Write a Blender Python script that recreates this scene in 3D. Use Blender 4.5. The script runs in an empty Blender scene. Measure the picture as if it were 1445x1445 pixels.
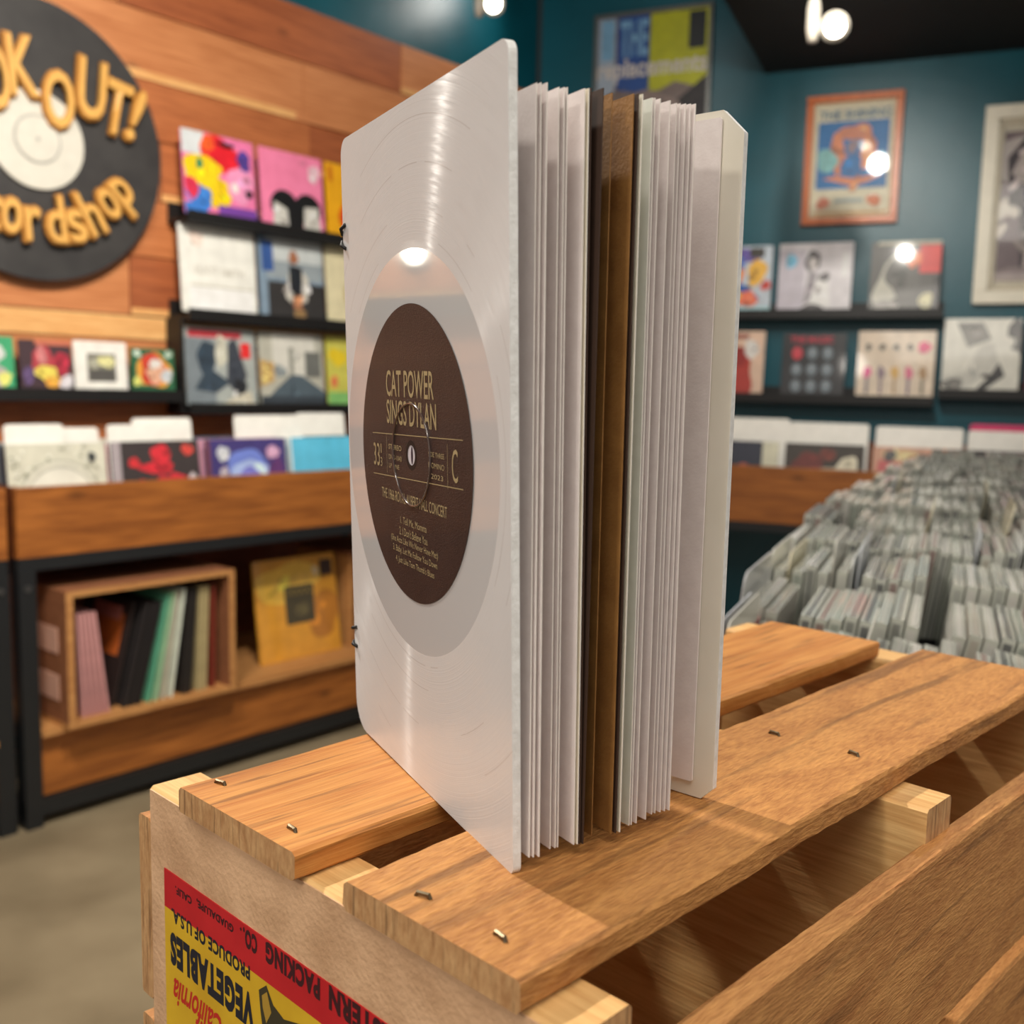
import bpy, math, random
from mathutils import Vector, Matrix
random.seed(7)
SC = bpy.context.scene
COL = SC.collection
PI = math.pi

# ------------------------------------------------------------------ frames
CAMZ = 1.2
def unit(az):
    a = math.radians(az); return Vector((math.sin(a), math.cos(a), 0))
def frame(X, O=(0, 0, 0)):
    X = Vector(X).normalized(); Z = Vector((0, 0, 1)); Y = Z.cross(X)
    m = Matrix((X, Y, Z)).transposed().to_4x4(); m.translation = Vector(O); return m
UW = unit(39.93)                      # along the planked wall, to the right
UT = -unit(-67.09)                    # along the teal wall, to the right
FW = frame(UW); FT = frame(UT)        # local: x right along wall, y away from the room, z up
CB = Vector((math.cos(math.radians(44.09)), -math.sin(math.radians(44.09)), 0))
CTOP = CAMZ - 0.139                   # top of the crate slats
CO = Vector((-0.11333, 0.34107, CTOP))
FC = frame(CB, CO)                    # crate: x across, y along its length

# ------------------------------------------------------------------ camera
cd = bpy.data.cameras.new('camera'); cam = bpy.data.objects.new('camera', cd); COL.objects.link(cam)
cd.sensor_width = 36; cd.lens = 36 * 1447 / 1445; cd.clip_start = .01
p, r = math.radians(6.79), math.radians(1.34)
A = Matrix(((1, 0, 0), (0, 0, -1), (0, 1, 0)))
P = Matrix(((1, 0, 0), (0, math.cos(p), -math.sin(p)), (0, math.sin(p), math.cos(p))))
Q = Matrix(((math.cos(r), -math.sin(r), 0), (math.sin(r), math.cos(r), 0), (0, 0, 1)))
M = Q @ P @ A                         # world -> (right, down, forward)
Rc = Matrix((M[0], -M[1], -M[2])).transposed()
cam.matrix_world = Matrix.Translation((0, 0, CAMZ)) @ Rc.to_4x4()
cd.dof.use_dof = True; cd.dof.focus_distance = .35; cd.dof.aperture_fstop = 13.0
SC.camera = cam
SC.view_settings.view_transform = 'Standard'; SC.view_settings.look = 'None'
SC.view_settings.gamma = 1; SC.view_settings.use_curve_mapping = False
SC.view_settings.exposure = 0.0

# ------------------------------------------------------------------ world + lights
wd = bpy.data.worlds.new('world'); SC.world = wd; wd.use_nodes = True
wd.node_tree.nodes['Background'].inputs[0].default_value = (1, .93, .86, 1)
wd.node_tree.nodes['Background'].inputs[1].default_value = 0.42
def lamp(name, kind, loc, target, power, size=.05, angle=60, blend=.5, col=(1, .93, .83)):
    l = bpy.data.lights.new(name, kind); l.energy = power; l.color = col
    if kind == 'SPOT':
        l.shadow_soft_size = size; l.spot_size = math.radians(angle); l.spot_blend = blend
    elif kind == 'AREA':
        l.shape = 'SQUARE'; l.size = size
    o = bpy.data.objects.new(name, l); COL.objects.link(o)
    o.location = loc
    d = Vector(target) - Vector(loc); o.rotation_euler = d.to_track_quat('-Z', 'Y').to_euler()
    return o
BOOK = (0, .38, 1.1)
lamp('key_spotlight', 'SPOT', (-1.25, 1.55, 2.85), (0.05, .42, 1.1), 235, .035, 50, .6)
lamp('front_spotlight', 'SPOT', (-1.6, -1.3, 2.7), (0, .4, 1.1), 78, .12, 60, .7)
lamp('right_fill_spot', 'SPOT', (1.3, -.7, 2.75), (.2, .5, 1.0), 46, .12, 60, .7)  # unseen fill lamp, added to lift the crate's right side
lamp('rack_spotlight', 'SPOT', (.9, 1.6, 2.5), (.75, 1.4, 1.0), 44, .06, 100, .8, (1, .95, .88))
lamp('plank_wall_spotlight', 'SPOT', (-.2, 1.9, 2.9), (-1.1, 3.8, 1.9), 150, .06, 85, .8)
lamp('sign_spotlight', 'SPOT', (-.9, .9, 2.9), (-1.6, 3.0, 1.6), 85, .06, 80, .8)
lamp('bin_spotlight', 'SPOT', (-.1, 1.2, 2.9), (-1.3, 3.0, .3), 190, .08, 85, .8)
lamp('floor_fill_spot', 'SPOT', (-.7, 1.0, 2.95), (-1.15, 2.1, 0), 130, .06, 52, .6)  # added lamp out of view, brightens the floor by the bins
lamp('corner_spotlight', 'SPOT', (.08, 4.70, 3.02), (-.5, 4.62, 2.8), 8, .05, 150, .8, (1, .95, .88))
lamp('teal_wall_spotlight', 'SPOT', (.89, 3.3, 2.5), (1.5, 4.6, 1.9), 26, .05, 110, .9, (1, .95, .86))
lamp('poster_fill_spot', 'SPOT', (.0, 3.2, 2.75), (.42, 5.1, 2.75), 42, .04, 48, .8, (1, .96, .9))  # added unseen lamp that brightens the band poster
lamp('ledge_spotlight', 'SPOT', (.70, 2.5, 2.5), (1.2, 4.6, 1.2), 85, .022, 75, .8, (1, .95, .86))
lamp('ceiling_fill_light', 'AREA', (-.3, -.6, 3.05), (-.3, .9, 0), 48, 1.6)

# ------------------------------------------------------------------ materials
def lin(c):
    def f(v):
        v /= 255; return v / 12.92 if v <= .04045 else ((v + .055) / 1.055) ** 2.4
    return (f(c[0]), f(c[1]), f(c[2]), 1)
def newmat(name):
    m = bpy.data.materials.new(name); m.use_nodes = True
    return m, m.node_tree.nodes, m.node_tree.links, m.node_tree.nodes['Principled BSDF']
CACHE = {}
def plain(c, rough=.5, coat=0, metal=0, emis=0, var=.06, name='plain'):
    k = (c, rough, coat, metal, emis, var)
    if k in CACHE: return CACHE[k]
    m, N, L, b = newmat(name)
    b.inputs['Roughness'].default_value = rough; b.inputs['Metallic'].default_value = metal
    b.inputs['Coat Weight'].default_value = coat; b.inputs['Coat Roughness'].default_value = .05
    b.inputs['Base Color'].default_value = lin(c)
    if emis:
        b.inputs['Emission Color'].default_value = lin(c); b.inputs['Emission Strength'].default_value = emis
    elif var:
        n = N.new('ShaderNodeTexNoise'); n.inputs['Scale'].default_value = 22; n.inputs['Detail'].default_value = 3
        t = N.new('ShaderNodeTexCoord'); L.new(t.outputs['Object'], n.inputs['Vector'])
        mx = N.new('ShaderNodeMix'); mx.data_type = 'RGBA'
        mx.inputs[6].default_value = tuple(v * (1 - var * 2) for v in lin(c)[:3]) + (1,)
        mx.inputs[7].default_value = tuple(min(1, v * (1 + var * 2)) for v in lin(c)[:3]) + (1,)
        L.new(n.outputs[0], mx.inputs[0]); L.new(mx.outputs[2], b.inputs['Base Color'])
    CACHE[k] = m
    return m
def art(c): return plain(c, .45, .6, var=.13, name='printed_card')
def wood(name, c1, c2, axis=0, scale=1.0, rough=.55, bump=.15, stretch=14, knots=False, fine=90, rnd=True, streak=.5, cracks=0):
    m, N, L, b = newmat(name)
    t = N.new('ShaderNodeTexCoord'); mp = N.new('ShaderNodeMapping')
    s = [stretch * scale] * 3; s[axis] = scale
    mp.inputs['Scale'].default_value = s
    L.new(t.outputs['Object'], mp.inputs['Vector'])
    src = mp.outputs[0]
    if rnd:
        oi = N.new('ShaderNodeObjectInfo'); ml = N.new('ShaderNodeMath'); ml.operation = 'MULTIPLY'; ml.inputs[1].default_value = 37
        L.new(oi.outputs['Random'], ml.inputs[0]); ad = N.new('ShaderNodeVectorMath'); ad.operation = 'ADD'
        L.new(src, ad.inputs[0]); L.new(ml.outputs[0], ad.inputs[1]); src = ad.outputs[0]
    n1 = N.new('ShaderNodeTexNoise'); n1.inputs['Scale'].default_value = 1.6; n1.inputs['Detail'].default_value = 6; n1.inputs['Distortion'].default_value = 1.2
    n2 = N.new('ShaderNodeTexNoise'); n2.inputs['Scale'].default_value = fine / 8; n2.inputs['Detail'].default_value = 4
    L.new(src, n1.inputs['Vector']); L.new(src, n2.inputs['Vector'])
    mm = N.new('ShaderNodeMix'); mm.inputs[0].default_value = streak; L.new(n1.outputs[0], mm.inputs[2]); L.new(n2.outputs[0], mm.inputs[3])
    cr = N.new('ShaderNodeValToRGB'); e = cr.color_ramp.elements
    e[0].position = .36; e[0].color = lin(c2); e[1].position = .62; e[1].color = lin(c1)
    L.new(mm.outputs[0], cr.inputs[0]); out = cr.outputs[0]
    if knots:
        v = N.new('ShaderNodeTexVoronoi'); v.inputs['Scale'].default_value = knots
        mp2 = N.new('ShaderNodeMapping'); s2 = [2.2] * 3; s2[axis] = 1; mp2.inputs['Scale'].default_value = s2
        L.new(t.outputs['Object'], mp2.inputs['Vector']); L.new(mp2.outputs[0], v.inputs['Vector'])
        rr = N.new('ShaderNodeMapRange'); rr.inputs[1].default_value = .0; rr.inputs[2].default_value = .10; rr.inputs[3].default_value = .75; rr.inputs[4].default_value = 0
        L.new(v.outputs['Distance'], rr.inputs[0])
        mx = N.new('ShaderNodeMix'); mx.data_type = 'RGBA'; mx.inputs[7].default_value = tuple(x * .22 for x in lin(c2)[:3]) + (1,)
        L.new(rr.outputs[0], mx.inputs[0]); L.new(out, mx.inputs[6]); out = mx.outputs[2]
    if cracks:
        m3 = N.new('ShaderNodeMapping'); s3 = [cracks * 11.0] * 3; s3[axis] = cracks * .55; m3.inputs['Scale'].default_value = s3
        L.new(t.outputs['Object'], m3.inputs['Vector']); n3 = N.new('ShaderNodeTexNoise'); n3.inputs['Scale'].default_value = 9; n3.inputs['Detail'].default_value = 5; n3.inputs['Distortion'].default_value = .4
        L.new(m3.outputs[0], n3.inputs['Vector'])
        r3 = N.new('ShaderNodeMapRange'); r3.inputs[1].default_value = .56; r3.inputs[2].default_value = .68; r3.inputs[3].default_value = 0; r3.inputs[4].default_value = .62
        L.new(n3.outputs[0], r3.inputs[0])
        x3 = N.new('ShaderNodeMix'); x3.data_type = 'RGBA'; x3.inputs[7].default_value = tuple(x * .34 for x in lin(c2)[:3]) + (1,)
        L.new(r3.outputs[0], x3.inputs[0]); L.new(out, x3.inputs[6]); out = x3.outputs[2]
    L.new(out, b.inputs['Base Color'])
    b.inputs['Roughness'].default_value = rough
    bp = N.new('ShaderNodeBump'); bp.inputs['Strength'].default_value = bump; bp.inputs['Distance'].default_value = .002
    L.new(mm.outputs[0], bp.inputs['Height']); L.new(bp.outputs[0], b.inputs['Normal'])
    return m
def blotch(name, c1, c2, scale=8, rough=.6, bump=0, bscale=200, detail=5, coat=0, lo=.35, hi=.65):
    m, N, L, b = newmat(name)
    t = N.new('ShaderNodeTexCoord')
    n = N.new('ShaderNodeTexNoise'); n.inputs['Scale'].default_value = scale; n.inputs['Detail'].default_value = detail
    L.new(t.outputs['Object'], n.inputs['Vector'])
    cr = N.new('ShaderNodeValToRGB'); e = cr.color_ramp.elements
    e[0].position = lo; e[0].color = lin(c1); e[1].position = hi; e[1].color = lin(c2)
    L.new(n.outputs[0], cr.inputs[0]); L.new(cr.outputs[0], b.inputs['Base Color'])
    b.inputs['Roughness'].default_value = rough; b.inputs['Coat Weight'].default_value = coat
    if bump:
        n2 = N.new('ShaderNodeTexNoise'); n2.inputs['Scale'].default_value = bscale; n2.inputs['Detail'].default_value = 2
        L.new(t.outputs['Object'], n2.inputs['Vector'])
        bp = N.new('ShaderNodeBump'); bp.inputs['Strength'].default_value = bump; bp.inputs['Distance'].default_value = .002
        L.new(n2.outputs[0], bp.inputs['Height']); L.new(bp.outputs[0], b.inputs['Normal'])
    return m
BLACK = plain((18, 17, 17), .5, name='black_paint')
STEEL = plain((26, 28, 30), .45, name='black_steel')
M_TEAL = blotch('teal_paint', (6, 74, 86), (10, 84, 98), 3, .36, .6, 120)
M_CEIL = plain((16, 15, 15), .8, name='black_ceiling')
M_FLOOR = blotch('concrete_floor', (120, 106, 82), (150, 135, 108), 3, .55, .1, 40)
M_PLANK = [wood('plank_%d' % i, a, b, 0, 1.3, .5, .12, 16, knots=2.3, fine=50, rnd=False) for i, (a, b) in enumerate((
    ((200, 126, 76), (170, 98, 54)), ((190, 114, 66), (154, 86, 46)), ((208, 138, 88), (180, 110, 64)), ((174, 98, 56), (138, 72, 40))))]
M_PALE = wood('sapwood', (236, 186, 122), (212, 150, 88), 0, 1.3, .5, .1, 16, rnd=False)
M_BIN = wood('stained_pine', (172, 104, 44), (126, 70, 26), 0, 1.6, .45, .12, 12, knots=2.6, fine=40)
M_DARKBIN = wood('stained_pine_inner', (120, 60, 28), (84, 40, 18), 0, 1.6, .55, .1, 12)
M_CR2 = wood('old_crate_wood', (150, 96, 64), (112, 68, 42), 0, 3, .6, .2, 12)
M_RIM = wood('crate_rim_wood', (196, 142, 84), (166, 110, 60), 0, 3, .6, .2, 12)
M_SLAT = wood('crate_slat_pine', (208, 146, 76), (176, 108, 46), 1, 4, .55, .35, 26, knots=5, fine=70, streak=.4, cracks=3.0)
M_SLAT2 = wood('crate_slat_rough', (200, 142, 78), (160, 104, 52), 1, 9, .65, .8, 5, knots=5, fine=150, streak=.55, cracks=1.6)
M_SIDE = wood('crate_side_rough', (210, 152, 90), (172, 114, 62), 1, 9, .65, .8, 6, fine=150, streak=.5, cracks=1.4)
M_END = wood('crate_end_pine', (226, 184, 122), (198, 148, 88), 0, 5, .6, .2, 16, fine=60)
M_ENDFACE = blotch('crate_end_face', (200, 158, 120), (228, 186, 146), 45, .6, .3, 500)
M_GRAIN = wood('end_grain', (206, 162, 112), (176, 128, 82), 2, 30, .75, .5, 3, fine=60, streak=.5, cracks=6)

# ------------------------------------------------------------------ mesh builder
FONT_CACHE = {}
def text_geo(s, bold=0, space=1.0):
    if bold >= .03: space = 1.0 + bold * 2.2
    k = (s, bold, space)
    if k not in FONT_CACHE:
        cu = bpy.data.curves.new('lettering', 'FONT'); cu.body = s; cu.offset = bold; cu.space_character = space
        cu.resolution_u = 3
        o = bpy.data.objects.new('lettering', cu); COL.objects.link(o)
        bpy.context.view_layer.update()
        me = bpy.data.meshes.new_from_object(o.evaluated_get(bpy.context.evaluated_depsgraph_get()))
        V = [v.co.copy() for v in me.vertices]; F = [tuple(q.vertices) for q in me.polygons]
        bpy.data.objects.remove(o); bpy.data.curves.remove(cu); bpy.data.meshes.remove(me)
        x0 = min(v.x for v in V); x1 = max(v.x for v in V); y0 = min(v.y for v in V); y1 = max(v.y for v in V)
        V = [((v.x - x0) / (x1 - x0), (v.y - y0) / (y1 - y0)) for v in V]
        FONT_CACHE[k] = (V, F)
    return FONT_CACHE[k]
class MB:
    def __init__(s): s.v = []; s.f = []; s.m = []; s.mats = []
    def mi(s, m):
        if m not in s.mats: s.mats.append(m)
        return s.mats.index(m)
    def add(s, V, F, m):
        k = len(s.v); s.v += [tuple(v) for v in V]; i = s.mi(m)
        for f in F: s.f.append(tuple(a + k for a in f)); s.m.append(i)
    def box(s, a, b, m, mats=None, tf=None):
        (x0, y0, z0), (x1, y1, z1) = a, b
        V = [(x0, y0, z0), (x1, y0, z0), (x1, y1, z0), (x0, y1, z0), (x0, y0, z1), (x1, y0, z1), (x1, y1, z1), (x0, y1, z1)]
        if tf: V = [tf @ Vector(v) for v in V]
        F = [(0, 3, 2, 1), (4, 5, 6, 7), (0, 1, 5, 4), (1, 2, 6, 5), (2, 3, 7, 6), (3, 0, 4, 7)]   # bottom top front right back left
        if mats is None: s.add(V, F, m)
        else:
            k = len(s.v); s.v += [tuple(v) for v in V]
            for i, f in enumerate(F):
                s.f.append(tuple(q + k for q in f)); s.m.append(s.mi(mats.get(i, m)))
        return s
    def prism(s, pts, y0, y1, m, side=None):        # polygon in x,z (counter-clockwise seen from -y) extruded in y
        n = len(pts); V = [(x, y0, z) for x, z in pts] + [(x, y1, z) for x, z in pts]
        s.add(V, [tuple(range(n)), tuple(range(2 * n - 1, n - 1, -1))], m)
        s.add(V, [(i, i + n, (i + 1) % n + n, (i + 1) % n) for i in range(n)], side or m)
        return s
    def tube(s, path, rad, m, n=10, cap=True):
        P_ = [Vector(q) for q in path]; V = []; F = []
        for i, q in enumerate(P_):
            d = (P_[min(i + 1, len(P_) - 1)] - P_[max(i - 1, 0)]).normalized()
            u = d.orthogonal().normalized() if i == 0 else (u - d * u.dot(d)).normalized()
            w = d.cross(u); rr = rad[i] if isinstance(rad, (list, tuple)) else rad
            V += [q + u * rr * math.cos(2 * PI * k / n) + w * rr * math.sin(2 * PI * k / n) for k in range(n)]
        for i in range(len(P_) - 1):
            F += [(i * n + k, i * n + (k + 1) % n, (i + 1) * n + (k + 1) % n, (i + 1) * n + k) for k in range(n)]
        if cap: F += [tuple(range(n - 1, -1, -1)), tuple(range((len(P_) - 1) * n, len(P_) * n))]
        s.add(V, F, m); return s
    def text(s, body, x0, z0, x1, z1, y, m, rot=0, flip=False, bold=0, space=1.0, slant=0):
        V, F = text_geo(body, bold, space); W, H = x1 - x0, z1 - z0; cx, cz = (x0 + x1) / 2, (z0 + z1) / 2
        if flip: rot += PI
        c, q = math.cos(rot), math.sin(rot); O = []
        for u, w in V:
            a, b = (u - .5) * W + slant * (w - .5) * H, (w - .5) * H
            O.append((cx + a * c - b * q, y, cz + a * q + b * c))
        s.add(O, F, m); return s
    def build(s, name, parent=None, mat=None, origin=None, smooth=False, bevel=0):
        V = s.v
        if origin: V = [(x - origin[0], y - origin[1], z - origin[2]) for x, y, z in V]
        me = bpy.data.meshes.new(name); me.from_pydata(V, [], s.f); me.update()
        for m in s.mats: me.materials.append(m)
        me.polygons.foreach_set('material_index', s.m)
        if smooth: me.polygons.foreach_set('use_smooth', [True] * len(me.polygons))
        o = bpy.data.objects.new(name, me); COL.objects.link(o)
        L_ = Matrix.Translation(origin) if origin else Matrix.Identity(4)
        if parent: o.parent = parent; o.matrix_local = (mat or Matrix.Identity(4)) @ L_
        else: o.matrix_world = (mat or Matrix.Identity(4)) @ L_
        if bevel:
            b = o.modifiers.new('bevel', 'BEVEL'); b.width = bevel; b.segments = 2; b.limit_method = 'ANGLE'
        return o
def tag(o, label=None, cat=None, group=None, kind=None):
    if label: o['label'] = label
    if cat: o['category'] = cat
    if group: o['group'] = group
    if kind: o['kind'] = kind
    return o
def empty(name, mat, label=None, cat=None, group=None):
    o = bpy.data.objects.new(name, None); COL.objects.link(o); o.matrix_world = mat; o.empty_display_size = .05
    return tag(o, label, cat, group)
def copytree(o, mat):
    c = o.copy(); COL.objects.link(c); c.matrix_world = mat
    for ch in list(o.children):
        d = ch.copy(); COL.objects.link(d); d.parent = c; d.matrix_local = ch.matrix_local.copy()
        for g in ch.children:
            e = g.copy(); COL.objects.link(e); e.parent = d; e.matrix_local = g.matrix_local.copy()
    return c
def T(x, y, z): return Matrix.Translation((x, y, z))
def rrect(x0, z0, x1, z1, rad, n=5):                # rounded rect ccw; rad = (bl, br, tr, tl)
    if not isinstance(rad, (list, tuple)): rad = (rad,) * 4
    out = []
    for (cx, cz, a0), q in zip(((x0, z0, PI), (x1, z0, 1.5 * PI), (x1, z1, 0), (x0, z1, .5 * PI)), rad):
        sx = 1 if cx == x0 else -1; sz = 1 if cz == z0 else -1
        for k in range(n + 1):
            a = a0 + k / n * PI / 2; out.append((cx + sx * q + q * math.cos(a), cz + sz * q + q * math.sin(a)))
    return out
def ell(cx, cz, rx, rz, n=28, rot=0):
    c, q = math.cos(rot), math.sin(rot)
    return [(cx + rx * math.cos(2 * PI * k / n) * c - rz * math.sin(2 * PI * k / n) * q, cz + rx * math.cos(2 * PI * k / n) * q + rz * math.sin(2 * PI * k / n) * c) for k in range(n)]

# ------------------------------------------------------------------ structure
s = MB().box((-4, -3, -.05), (5, 7, 0), M_FLOOR); tag(s.build('floor'), kind='structure')
s = MB().box((-4, -3, 3.15), (5, 7, 3.25), M_CEIL); ceil = tag(s.build('ceiling'), kind='structure')
s = MB().box((-1.9, 3.29, 0), (4.04, 3.39, 3.15), M_TEAL); wl = tag(s.build('wall_left', mat=FW), kind='structure')
s = MB().box((-1.94, 4.82, 0), (2.6, 4.92, 3.15), M_TEAL); wb = tag(s.build('wall_back', mat=FT), kind='structure')
s = MB().box((-.857, 1.9, 2.625), (2.6, 4.82, 3.15), M_CEIL); tag(s.build('trim_1', mat=FT), kind='structure')
# planks of the cladding
s = MB()
rows = [2.62, 2.42, 2.2, 2.01, 1.81, 1.62, 1.42, 1.34, 1.17, .98, .78, .58, .38, .18, .0]
joints = {0: [1.84, 3.1], 1: [.9, 2.59], 2: [1.3, 2.62], 3: [1.98, 3.2], 4: [.8, 2.5], 5: [1.86, 3.0], 6: [1.2, 2.9]}
for i in range(len(rows) - 1):
    z1, z0 = rows[i], rows[i + 1]
    js = [-1.9] + joints.get(i, [random.uniform(-.5, 1), random.uniform(1.6, 3)]) + [4.03]
    for k in range(len(js) - 1):
        mt = M_PLANK[(i * 2 + k * 3 + (i * k) % 3) % 4] if i != 6 else M_PALE
        y0 = 3.253 + random.uniform(0, .009)
        s.box((js[k] + .0015, y0, z0 + .002), (js[k + 1] - .0015, 3.289, z1 - .002), mt)
        if (i + k) % 2 == 0 and i < 7:
            h = .02 + .012 * random.random()
            s.box((js[k] + .002, y0 - .0012, z0 + .003), (js[k + 1] - random.uniform(.0, .3), y0 + .001, z0 + h), M_PALE)
tag(s.build('plank_cladding', parent=wl, mat=Matrix.Identity(4), bevel=.003), 'reddish wooden plank cladding')

# ------------------------------------------------------------------ record shop sign
M_DISC = blotch('charcoal_board', (44, 42, 42), (54, 52, 51), 12, .6, .1, 60)
M_GOLD = plain((216, 164, 84), .5, name='gold_letter'); M_GOLDE = plain((176, 118, 44), .5, name='gold_edge')
M_WHT = plain((206, 202, 190), .45, name='cream_paint'); M_GRY = plain((168, 166, 158), .5)
sx, sz = 1.535, 1.925
sign = empty('record_sign', FW @ T(sx, 3.25, sz), 'large black round record-shaped shop sign with gold lettering on the plank wall', 'sign')
MB().prism(ell(0, 0, .42, .42, 96), -.035, -.004, M_DISC).build('disc', sign, bevel=.003)
s = MB().prism(ell(0, 0, .147, .147, 64), -.045, -.035, M_WHT)
s.prism(ell(0, 0, .074, .074, 48), -.046, -.0445, M_GRY); s.prism(ell(0, 0, .066, .066, 48), -.049, -.0455, M_WHT)  # grey rim paints the thin shadow line around the raised centre
s.prism(ell(0, 0, .007, .007, 16), -.0505, -.0488, M_GRY)
s.build('center_label', sign)
def letter(ch, x, z, w, h, deg):
    s = MB(); y = -.062
    s.text(ch, x - sx - w / 2 - .007, z - sz - h / 2 - .007, x - sx + w / 2 + .007, z - sz + h / 2 + .007, -.054, M_GOLDE, math.radians(deg), bold=.03)
    s.text(ch, x - sx - w / 2, z - sz - h / 2, x - sx + w / 2, z - sz + h / 2, y, M_GOLD, math.radians(deg), bold=.015)
    o = s.build('letter', sign)
    so = o.modifiers.new('depth', 'SOLIDIFY'); so.thickness = .014; so.offset = 0
for a in (('L', 1.222, 1.99, .06, .17, 24), ('O', 1.318, 2.045, .075, .18, 14), ('O', 1.405, 2.08, .08, .19, 8), ('K', 1.487, 2.125, .085, .17, 5), ('O', 1.597, 2.052, .092, .17, 0),
          ('U', 1.704, 2.106, .088, .18, -5), ('T', 1.788, 2.067, .085, .165, -11), ('!', 1.853, 2.058, .028, .17, -21),
          ('R', 1.265, 1.75, .06, .13, -38), ('e', 1.325, 1.705, .055, .1, -24), ('c', 1.382, 1.685, .055, .1, -12), ('o', 1.441, 1.684, .058, .105, -4), ('r', 1.505, 1.668, .05, .1, 4),
          ('d', 1.575, 1.69, .058, .14, 8), ('s', 1.642, 1.68, .056, .1, 18), ('h', 1.69, 1.727, .056, .14, 28), ('o', 1.752, 1.765, .056, .1, 38), ('p', 1.812, 1.796, .056, .13, 46)):
    letter(*a)

# ------------------------------------------------------------------ ledges
def ledge(F, s0, s1, dwall, dfront, ztop, label, group, end=False):
    o = MB()
    o.box((s0, dfront, ztop - .028), (s1, dwall, ztop - .008), BLACK)
    o.box((s0, dfront - .006, ztop - .028), (s1, dfront, ztop + .012), BLACK)
    o.box((s0, dwall - .008, ztop - .028), (s1, dwall, ztop + .045), BLACK)
    if end: o.box((s0 - .012, dfront + .03, ztop - .028), (s0, dwall, ztop + .3), BLACK)
    c = ((s0 + s1) / 2, dwall, ztop)
    return tag(o.build('picture_ledge', mat=F, origin=c), label, 'shelf', group)
WL = 3.25
for z, t, e in ((1.768, 'top', False), (1.44, 'middle', False), (1.118, 'lowest', True)):
    ledge(FW, 2.0, 3.05, WL, 3.13, z, 'black picture ledge on plank wall, %s of the three holding large albums' % t, 'album ledges on plank wall', e)
ledge(FW, .6, 1.985, WL, 3.16, 1.16, 'long black picture ledge holding small square covers under the round sign', None)
ledge(FW, -.7, .5, WL, 3.16, 1.36, 'black picture ledge on the plank wall left of the round sign', None)
ledge(FT, -1.45, -.055, 4.82, 4.71, 1.57, 'black picture ledge on teal wall below the orange framed poster, upper one', 'album ledges on teal wall')
ledge(FT, -1.45, -.07, 4.82, 4.71, 1.2, 'black picture ledge on teal wall, lower one above the record bin', 'album ledges on teal wall')
ledge(FT, -.055, .75, 4.82, 4.71, 1.235, 'black picture ledge on teal wall under the white picture frame', 'album ledges on teal wall')

# ------------------------------------------------------------------ album covers
def rough_ell(cx, cz, rx, rz, rot, w, h, amt=.16):
    ph = [random.uniform(0, 6.3) for _ in range(3)]; out = []
    for i, (x, z) in enumerate(ell(0, 0, rx, rz, 28, rot)):
        t = 2 * PI * i / 28; q = 1 + amt * (.6 * math.sin(2 * t + ph[0]) + .5 * math.sin(3 * t + ph[1]) + .4 * math.sin(5 * t + ph[2]))
        out.append((min(w, max(0, cx + x * q)), min(h, max(0, cz + z * q))))
    return out
def tone(c, f): return tuple(int(max(0, min(255, v * f)) / 6) * 6 for v in c)
def shapes(o, w, h, y, L, grain=True):
    k = 0; L = list(L)
    if grain and len(L) > 3:                       # small marks of the printed pictures
        G = []
        for sh in L:
            G.append(sh)
            if sh[0] == 'e' and min(sh[4], sh[5]) > .055 and len(L) < 40:
                for _ in range(3):
                    G.append(('e', tone(sh[1], random.choice((.72, .85, 1.18, 1.3))), sh[2] + random.uniform(-.6, .6) * sh[4], sh[3] + random.uniform(-.6, .6) * sh[5], sh[4] * random.uniform(.15, .4), sh[5] * random.uniform(.08, .3), random.uniform(0, 180)))
            elif sh[0] == 'p':
                cx = sum(q[0] for q in sh[2]) / len(sh[2]); cz = sum(q[1] for q in sh[2]) / len(sh[2])
                for _ in range(4): G.append(('e', tone(sh[1], random.choice((.7, .85, 1.2, 1.4))), cx + random.uniform(-.07, .07), cz + random.uniform(-.09, .09), random.uniform(.015, .045), random.uniform(.015, .06), random.uniform(0, 180)))
        L = G
    for sh in L:
        k += 1; yy = y - .0004 - .00008 * k; t, c = sh[0], sh[1]; a = sh[2:]; m = art(c)
        if t == 'r': pts = [(a[0] * w, a[1] * h), (a[2] * w, a[1] * h), (a[2] * w, a[3] * h), (a[0] * w, a[3] * h)]
        elif t == 'c': pts = ell(a[0] * w, a[1] * h, a[2] * w, a[3] * h, 32)
        elif t == 'e': pts = rough_ell(a[0] * w, a[1] * h, a[2] * w, a[3] * h, math.radians(a[4]) if len(a) > 4 else 0, w, h)
        elif t == 'p': pts = [(x * w, z * h) for x, z in a[0]]
        elif t == 't':
            o.text(a[0], a[1] * w, a[2] * h, a[3] * w, a[4] * h, yy, m, bold=.028); continue
        o.add([(x, yy, z) for x, z in pts], [tuple(range(len(pts)))], m)
def album(F, s0, s1, z0, z1, d, base, L, label, name='album_cover', lean=5, cat='album', group=None, th=.006, edge=None):
    w, h = s1 - s0, z1 - z0; o = MB()
    o.prism(rrect(0, 0, w, h, .004, 2), 0, th, art(base), art(edge or base)); shapes(o, w, h, 0, L)
    mt = F @ T(s0, d, z0) @ Matrix.Rotation(math.radians(-lean), 4, 'X')
    return tag(o.build(name, mat=mt), label, cat, group)
R_, Y_, B_, K_, W_, G_, PK = (222, 30, 44), (244, 200, 20), (60, 120, 200), (22, 22, 24), (232, 230, 222), (140, 140, 136), (250, 130, 168)
A3 = 3.155
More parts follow.
